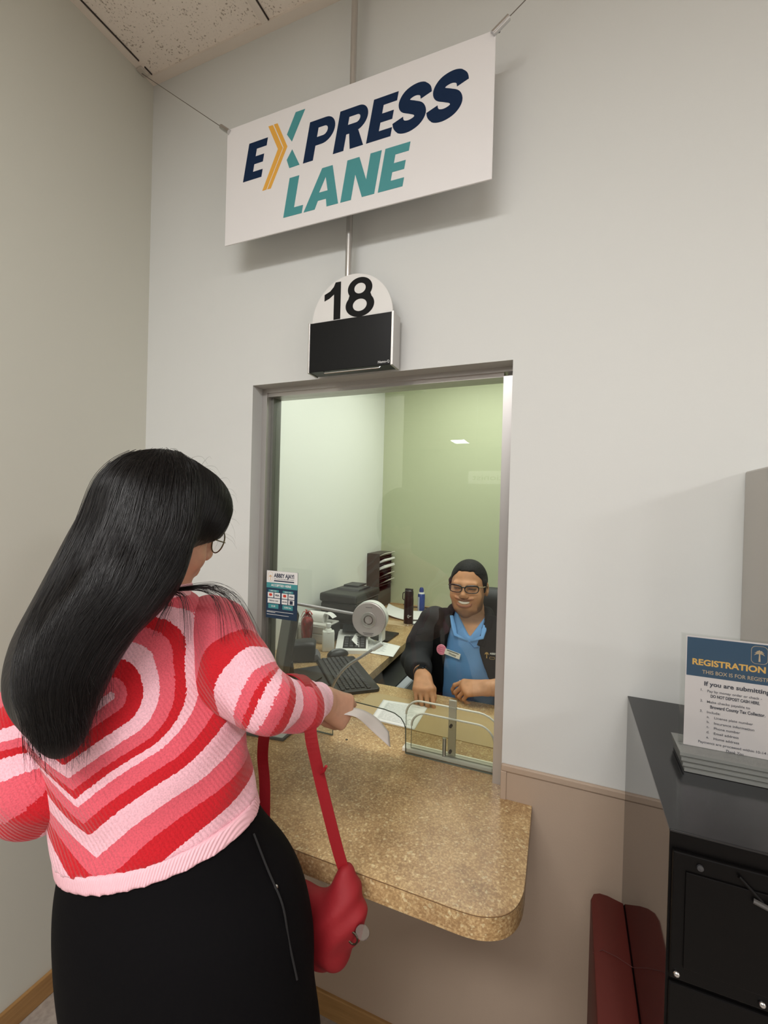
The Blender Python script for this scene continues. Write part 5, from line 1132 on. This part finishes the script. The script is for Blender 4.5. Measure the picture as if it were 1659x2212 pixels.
def stub(V):
    x, y, z = loc_of(V, hm); near = (np.abs(x) < .12) & (np.abs(z) < .16)
    j = (1 - sst(-.072, -.045, z + .012 + .32 * np.abs(x) * (np.abs(x) < .05) - .9 * np.clip(np.abs(x) - .045, 0, 1))) * sst(-.145, -.125, z) * sst(-.01, .03, y)
    mouth = np.exp(-((x / .026) ** 2 + ((z + .052) / .013) ** 2) ** 2)
    mu = np.exp(-((x / .027) ** 4 + ((z + .0365 - 5 * x * x) / .0050) ** 2)) * (y > .05)
    side = np.exp(-(((np.abs(x) - .062) / .014) ** 2 + ((z + .02) / .055) ** 2)) * (y > -.02) * (y < .06)
    return near * np.clip(.55 * j * (1 - mouth) + .62 * mu + .35 * side, 0, .9)
def lipf(V):
    x, y, z = loc_of(V, hm); zc = -.0465 + 8.5 * x * x
    return .75 * np.exp(-((z - zc + .0145) / .0045) ** 2) * (np.abs(x) < .032) * (y > .06) + .5 * np.exp(-((z - zc - .009) / .004) ** 2) * (np.abs(x) < .034) * (y > .06)
def lash(V):
    x, y, z = loc_of(V, hm); return .9 * np.exp(-((z - .0115 + 9 * (np.abs(x) - .031) ** 2) / .0030) ** 2) * (np.abs(np.abs(x) - .031) < .0155) * (y > .05)
TM = [(.44, -.36, .86, .20, .16, -.12), (.62, -.365, .84, .192, .15, -.12), (.75, -.372, .815, .185, .148, -.12), (.88, -.380, .80, .190, .145, -.12), (.97, -.385, .795, .198, .132, -.12), (1.035, -.390, .795, .170, .108, -.12), (1.085, -.398, .80, .090, .078, -.12), (1.12, -.405, .80, .060, .060, -.12)]
SRm, ERm, WRm = Vector((-.572, .79, 1.035)), Vector((-.628, .725, .868)), Vector((-.543, .548, .878))
SLm, ELm, WLm = Vector((-.205, .775, 1.03)), Vector((-.13, .68, .87)), Vector((-.262, .560, .866))
G1 = Field((-.78, .28, -.01), (.02, 1.04, 1.16), .0085)
G1.slices(grow(TM, -.010), 0); G1.capsule((-.40, .80, 1.05), hm(0, -.02, -.05), .062, .060, .03)
for s in (-1, 1):
    G1.chain([(-.36 + s * .10, .84, .52), (-.36 + s * .13, .47, .53), (-.36 + s * .14, .44, .09)], [.088, .064, .045], .03); G1.capsule((-.36 + s * .14, .46, .05), (-.36 + s * .15, .33, .035), .042, .034, .02)
G1.chain([SRm, ERm, WRm], [.056, .045, .030], .03); G1.chain([SLm, ELm, WLm], [.056, .045, .031], .03)
G2 = Field((-.56, .62, 1.05), (-.26, .94, 1.36), .0026); build_head(G2, hm, smile=True, wide=1.13, up=.016); G2.capsule((-.402, .80, 1.04), hm(0, -.020, -.06), .060, .058, .03)
G3 = Field((-.62, .38, .78), (-.40, .60, .94), .0022)
WRh = WRm + Vector((.008, -.020, .002)); WLh = WLm + Vector((-.016, -.005, 0))
build_hand(G3, WRh, (.036, -.098, -.030), (-.05, -.30, .9), (1, .2, 0), {'index': (.75, .35, .15), 'middle': (.85, .40, .2), 'ring': (.85, .45, .2), 'pinky': (.80, .45, .2)}, [(.020, .020, -.012), (.034, .050, -.024), (.034, .076, -.038), (.030, .094, -.048)], .03, 1.08)
G3.capsule(ERm.lerp(WRm, .7), WRh, .032, .027, .012)
G4 = Field((-.47, .42, .76), (-.22, .64, .96), .0022)
build_hand(G4, WLh, (-.098, -.022, -.012), (.05, -.42, .85), (-.1, .9, .3), {'index': (.45, .70, .45), 'middle': (.80, .95, .6), 'ring': (.95, 1.0, .6), 'pinky': (1.0, 1.0, .6)}, [(.020, .020, -.010), (.034, .048, -.020), (.030, .078, -.030), (.022, .102, -.034)], .06, 1.05)
G4.capsule(ELm.lerp(WLm, .6), WLh, .035, .029, .012)
mp = sdf_obj('person', [G1, G2, G3, G4], skin_m, it=2, attrs={'stubble': stub, 'lip': lipf, 'lash': lash})
tag(mp, 'smiling clerk in glasses, blue polo and black jacket seated behind the window glass', 'person')
# teeth, eyes, brows
te = [hm(x, .0920 - 5.2 * x * x, -.0480 + 9.5 * x * x) for x in np.linspace(-.023, .023, 9)]
MB().tube(te, [.002,   .0046, .0056, .006, .006, .006, .0056, .0046, .002], 8, flat=1.0).obj('teeth', mat('teeth', s2l(236, 226, 212), .3), mp, smooth=True)
for s in (-1, 1):
    MB().tube([hm(s * (.016 + .026 * t), .0895 - .020 * t * t, .0225 + .004 * math.sin(2.4 * t + .5)) for t in np.linspace(0, 1, 6)], [.0022, .0030, .0032, .0030, .0026, .0018], 8).obj('eyebrow', mat('brow', s2l(34, 26, 24), .7), mp, smooth=True)
    MB().ball(hm(s * .031, .0825, .0105), .0075 * 1.1, .006, .0030).obj('eye', mat('dark_eye', s2l(30, 22, 20), .15), mp, smooth=True)
# hair, slicked back
def mhair(nt, b):
    c = coords(nt, (230, 40, 120)); n = N(nt, 'ShaderNodeTexNoise', i_Scale=1.6, i_Detail=3.0); L(nt, c, n.inputs['Vector'])
    r = ramp(nt, n.outputs[0], [(.35, s2l(17, 16, 16)), (.7, s2l(40, 37, 35))]); L(nt, r.outputs[0], b.inputs['Base Color']); bump(nt, b, n.outputs[0], .6, .002)
G5 = Field((-.56, .64, 1.14), (-.26, .96, 1.36), .003)
G5.ellip(hm(0, -.014, .032), [v * 1.03 for v in (.0795, .0985, .0905)], 0, R=hm.R())
o_ = hm(0, .064, .080); nn = am[1] * .80 - am[2] * .60; G5.plane(o_, nn)
G5.ellip(hm(0, .10, .030), (.058, .074, .052), .006, 'sub', hm.R())
for s in (-1, 1): G5.ellip(hm(s * .034, .088, .078), (.020, .034, .018), .006, 'sub', hm.R())
for s in (-1, 1):
    G5.capsule(hm(s * .068, .022, .03), hm(s * .0705, .020, -.006), .016, .008, .01)
    G5.ellip(hm(s * .080, -.010, -.012), (.016, .026, .034), .006, 'sub', hm.R())
G5.plane(hm(0, -.06, -.045), am[2] * -1 + am[1] * .1)
sdf_obj('hair', G5, mat('slick_hair', s2l(30, 28, 28), .7, spec=.2, build=mhair), mp, it=2, label='short dark hair combed back')
# glasses
fr_m = mat('glasses_black', s2l(16, 15, 16), .25); gg = None
for s in (-1, 1):
    cx = s * .0335; pts = []
    for a in np.linspace(0, 2 * PI, 37):
        ca, sa = math.cos(a), math.sin(a); p4 = 3.2; rr = (abs(ca) ** p4 + abs(sa) ** p4) ** (-1 / p4); x = cx + (.0275 - .003 * (sa < 0) * abs(sa)) * rr * ca; z = .0135 + .0150 * rr * sa + .05 * s * (x - cx) * (sa > 0)
        pts.append(hm(x, .1085 - 3.2 * x * x, z))
    mb = MB(); mb.tube(pts, [.0020 + .0014 * max(0, math.sin(a) + .2) for a in np.linspace(0, 2 * PI, 37)], 8, caps=False)
    if gg is None:
        mb.tube([hm(-.009, .108, .019), hm(0, .110, .021), hm(.009, .108, .019)], .0026, 8); gg = mb.obj('eyeglasses', fr_m, mp, smooth=True, label='black framed glasses')
    else: mb.obj('rim', fr_m, gg, smooth=True)
    mb = MB(); mb.bm.faces.new([mb.bm.verts.new(p) for p in pts[:-1]]); mb.obj('lens', lens_m, gg)
    mb = MB(); mb.tube([hm(s * .0615, .096, .024), hm(s * .073, .06, .018), hm(s * .0805, .0, .014), hm(s * .080, -.014, -.002)], .0026, 8); mb.obj('temple', fr_m if s > 0 else mat('temple_lit_tan', s2l(150, 128, 96), .3), gg, smooth=True)  # tan on one temple copies the light falling on it
# polo shirt
po_m = mat('blue_polo', s2l(104, 150, 200), .8, spec=.2, build=fabric(420, .4))
def cut(F, d):
    sl, (X, Y, Z) = F.region(F.lo, F.lo + F.h * F.n); F.put(d(X, Y, Z).astype(np.float32), sl, 0, 'int')
G6 = Field((-.64, .60, .50), (-.14, 1.02, 1.15), .006); G6.slices(grow(TM, .005), 0)
G6.warp(lambda X, Y, Z: (.0035 * np.sin(34 * X + 26 * Z) * np.sin(16 * Z - 20 * X) + .002 * np.sin(60 * X - 28 * Z)).astype(np.float32)); G6.plane((-.40, .80, 1.098), (.1, .5, 1.0)); G6.plane((0, 0, .52), (0, 0, -1))
cut(G6, lambda X, Y, Z: np.minimum(.80 - Y, .74 * (Z - 1.018) - np.abs(X + .378 + .10 * (Z - 1.02))))
pl_ = sdf_obj('polo_shirt', G6, po_m, mp, it=2, label='blue polo shirt')
for a, b, c_ in (((-.466, .716, 1.092), (-.432, .650, 1.030), (-.380, .652, 1.012)), ((-.318, .724, 1.085), (-.322, .660, 1.030), (-.370, .652, 1.010))):
    A, B, C = Vector(a), Vector(b), Vector(c_); mb = MB(); mb.tube([A, B.lerp(A, .4), B, C], [.008, .011, .010, .004], 8, flat=.35); mb.obj('collar', po_m, pl_, smooth=True)
MB().tube([(-.376, .656, 1.006), (-.352, .652, .985), (-.336, .655, .990)], [.002, .003, .002], 6, flat=.4).obj('placket', mat('polo_seam', s2l(40, 92, 152), .8), pl_, smooth=True)
# jacket
jk_m = mat('black_jacket', s2l(14, 13, 15), .8, spec=.12, build=fabric(200, .3))
G7 = Field((-.72, .52, .48), (-.04, 1.02, 1.16), .007); G7.slices(grow(TM, .017), 0); G7.capsule((-.56, .79, 1.04), (-.44, .80, 1.055), .062, .075, .04); G7.capsule((-.215, .775, 1.035), (-.35, .80, 1.055), .062, .075, .04)
xl_ = lambda Z: np.interp(Z, [.5, .78, .96, 1.11], [-.50, -.492, -.478, -.460]); xr_ = lambda Z: np.interp(Z, [.5, .80, .98, 1.10], [-.24, -.272, -.330, -.318])
G7.plane((-.40, .80, 1.095), (.05, .35, 1.0)); G7.plane((0, 0, .50), (0, 0, -1))
cut(G7, lambda X, Y, Z: np.minimum(.775 - Y, np.minimum(X - xl_(Z[0, 0])[None, None, :], xr_(Z[0, 0])[None, None, :] - X)))
G7.warp(lambda X, Y, Z: (.003 * np.sin(40 * X + 22 * Z) * np.sin(18 * Z + 9 * Y)).astype(np.float32))
jk = sdf_obj('jacket', G7, jk_m, mp, it=2, label='open black jacket')
G8 = Field((-.74, .50, .78), (-.48, .90, 1.14), .006); G8.chain([SRm + Vector((.01, 0, 0)), SRm.lerp(ERm, .5), ERm + Vector((0, .005, 0)), ERm.lerp(WRm, .45), ERm.lerp(WRm, .82)], [.075, .070, .062, .054, .046], .03); G8.warp(lambda X, Y, Z: (.003 * np.sin(70 * Z + 40 * Y) * np.sin(30 * X)).astype(np.float32)); dm_ = (WRm - ERm).normalized(); G8.plane(ERm.lerp(WRm, .86), dm_)
sdf_obj('right_sleeve', G8, mat('jacket_sleeve_grey', s2l(44, 44, 46), .8, spec=.25, build=fabric(200, .3)), jk, it=2)
G9 = Field((-.32, .54, .78), (-.02, .90, 1.14), .006); G9.chain([SLm + Vector((-.01, 0, 0)), SLm.lerp(ELm, .5), ELm, ELm.lerp(WLm, .4)], [.075, .070, .060, .052], .03); G9.plane(ELm.lerp(WLm, .42), (WLm - ELm).normalized())
sdf_obj('left_sleeve', G9, jk_m, jk, it=2)
for a in ([(-.405, .872, 1.112), (-.470, .82, 1.120), (-.482, .745, 1.100), (-.480, .690, 1.045), (-.487, .655, .985)], [(-.395, .872, 1.112), (-.330, .82, 1.115), (-.308, .745, 1.092), (-.315, .692, 1.045), (-.326, .655, .995)]):
    MB().tube(catmull(a, 5), [.014] * 5 + [.020] * 10 + [.016] * 6, 10, flat=.55).obj('jacket_collar', jk_m, jk, smooth=True)
mb = MB(); LG = frame((-.302, .6385, .966), (.97, .17, 0), (0, 0, 1)); text_mesh(mb, 'ABBEY AJAYI', LG @ Matrix.Translation((.016, .005, 0)), .0075, .03, width=.052, thick=.0003); mb.obj('jacket_lettering', mat('thread_white', s2l(226, 226, 224), .6), jk)
mb = MB(); palm(mb, 0, -.012, .028, LG @ Matrix.Translation((.004, 0, 0))); shape_mesh(mb, [round_rect(.0150, .036, -.0145, -.005, .003), round_rect(.0160, .035, -.0135, -.006, .0025)], LG, .0003); mb.obj('palm_logo', mat('thread_gold', s2l(190, 156, 92), .6), jk)
# badges and watch
bd = frame((-.4855, .632, .9640), (.98, -.08, -.10), (.05, .10, 1))
mb = MB(); mb.lathe([(0, -.002), (.0205, -.002), (.022, 0), (.0205, .0022), (0, .0030)], 32, bd); pb_ = mb.obj('pink_badge', mat('badge_pink', s2l(222, 132, 154), .35), jk, smooth=0.5)
mb = MB()
for i, wd in enumerate((.020, .030, .026)): mb.prism([(-wd / 2, .008 - i * .008), (wd / 2, .008 - i * .008), (wd / 2, .0105 - i * .008), (-wd / 2, .0105 - i * .008)], .0026, .0031, bd)
mb.obj('badge_print', mat('badge_rose', s2l(192, 92, 122), .5), pb_)
nt2 = frame((-.437, .627, .9545), (.975, -.05, -.20), (.2, .10, 1))
tg2 = MB().box(-.0335, .0335, -.0115, .0115, -.001, .0012, .0005, M=nt2).obj('name_tag', mat('tag_white', s2l(228, 224, 212), .4), jk)
mb = MB(); text_mesh(mb, 'Wesley', nt2 @ Matrix.Translation((-.016, -.0060, .0014)), .0085, .02, width=.034, thick=.0001); mb.box(-.026, .026, .0065, .0095, .0013, .0015, M=nt2); mb.obj('name_lettering', mat('tag_ink', s2l(58, 66, 64), .6), tg2)
MB().ball((-.404, .640, .842), .0045, .002, .0045, 12).obj('polo_button', white_m, pl_, smooth=True)
d = (WRm - ERm).normalized(); wc = ERm.lerp(WRm, .99); MW = frame(wc, d.cross(Vector((0, 0, 1))), d.cross(d.cross(Vector((0, 0, 1)))))
wt = MB().lathe([(.0305, -.010), (.0335, -.009), (.0335, .009), (.0305, .010)], 28, MW).obj('wristwatch', black_m, mp, smooth=0.5, label='black sports watch')
MB().box(wc.x - .013, wc.x + .013, wc.y - .020, wc.y + .016, wc.z + .029, wc.z + .036, .003).obj('watch_face', mat('watch_face', s2l(26, 27, 30), .15), wt)
tr2 = Field((-.66, .30, .06), (-.06, 1.02, .66), .009); tr2.slices(grow(TM[:2], .014), 0)
for s in (-1, 1): tr2.chain([(-.36 + s * .10, .84, .52), (-.36 + s * .13, .47, .53), (-.36 + s * .14, .44, .12)], [.100, .078, .065], .03)
sdf_obj('trousers', tr2, mat('navy_trousers', s2l(30, 34, 52), .8), mp, it=2)
for s in (-1, 1):
    F_ = Field((-.36 + s * .14 - .08, .26, -.005), (-.36 + s * .14 + .09, .54, .12), .006); F_.capsule((-.36 + s * .14, .465, .055), (-.36 + s * .15, .325, .04), .052, .040, 0); F_.plane((0, 0, 0), (0, 0, -1)); sdf_obj('shoe', F_, black_m, mp, it=1)
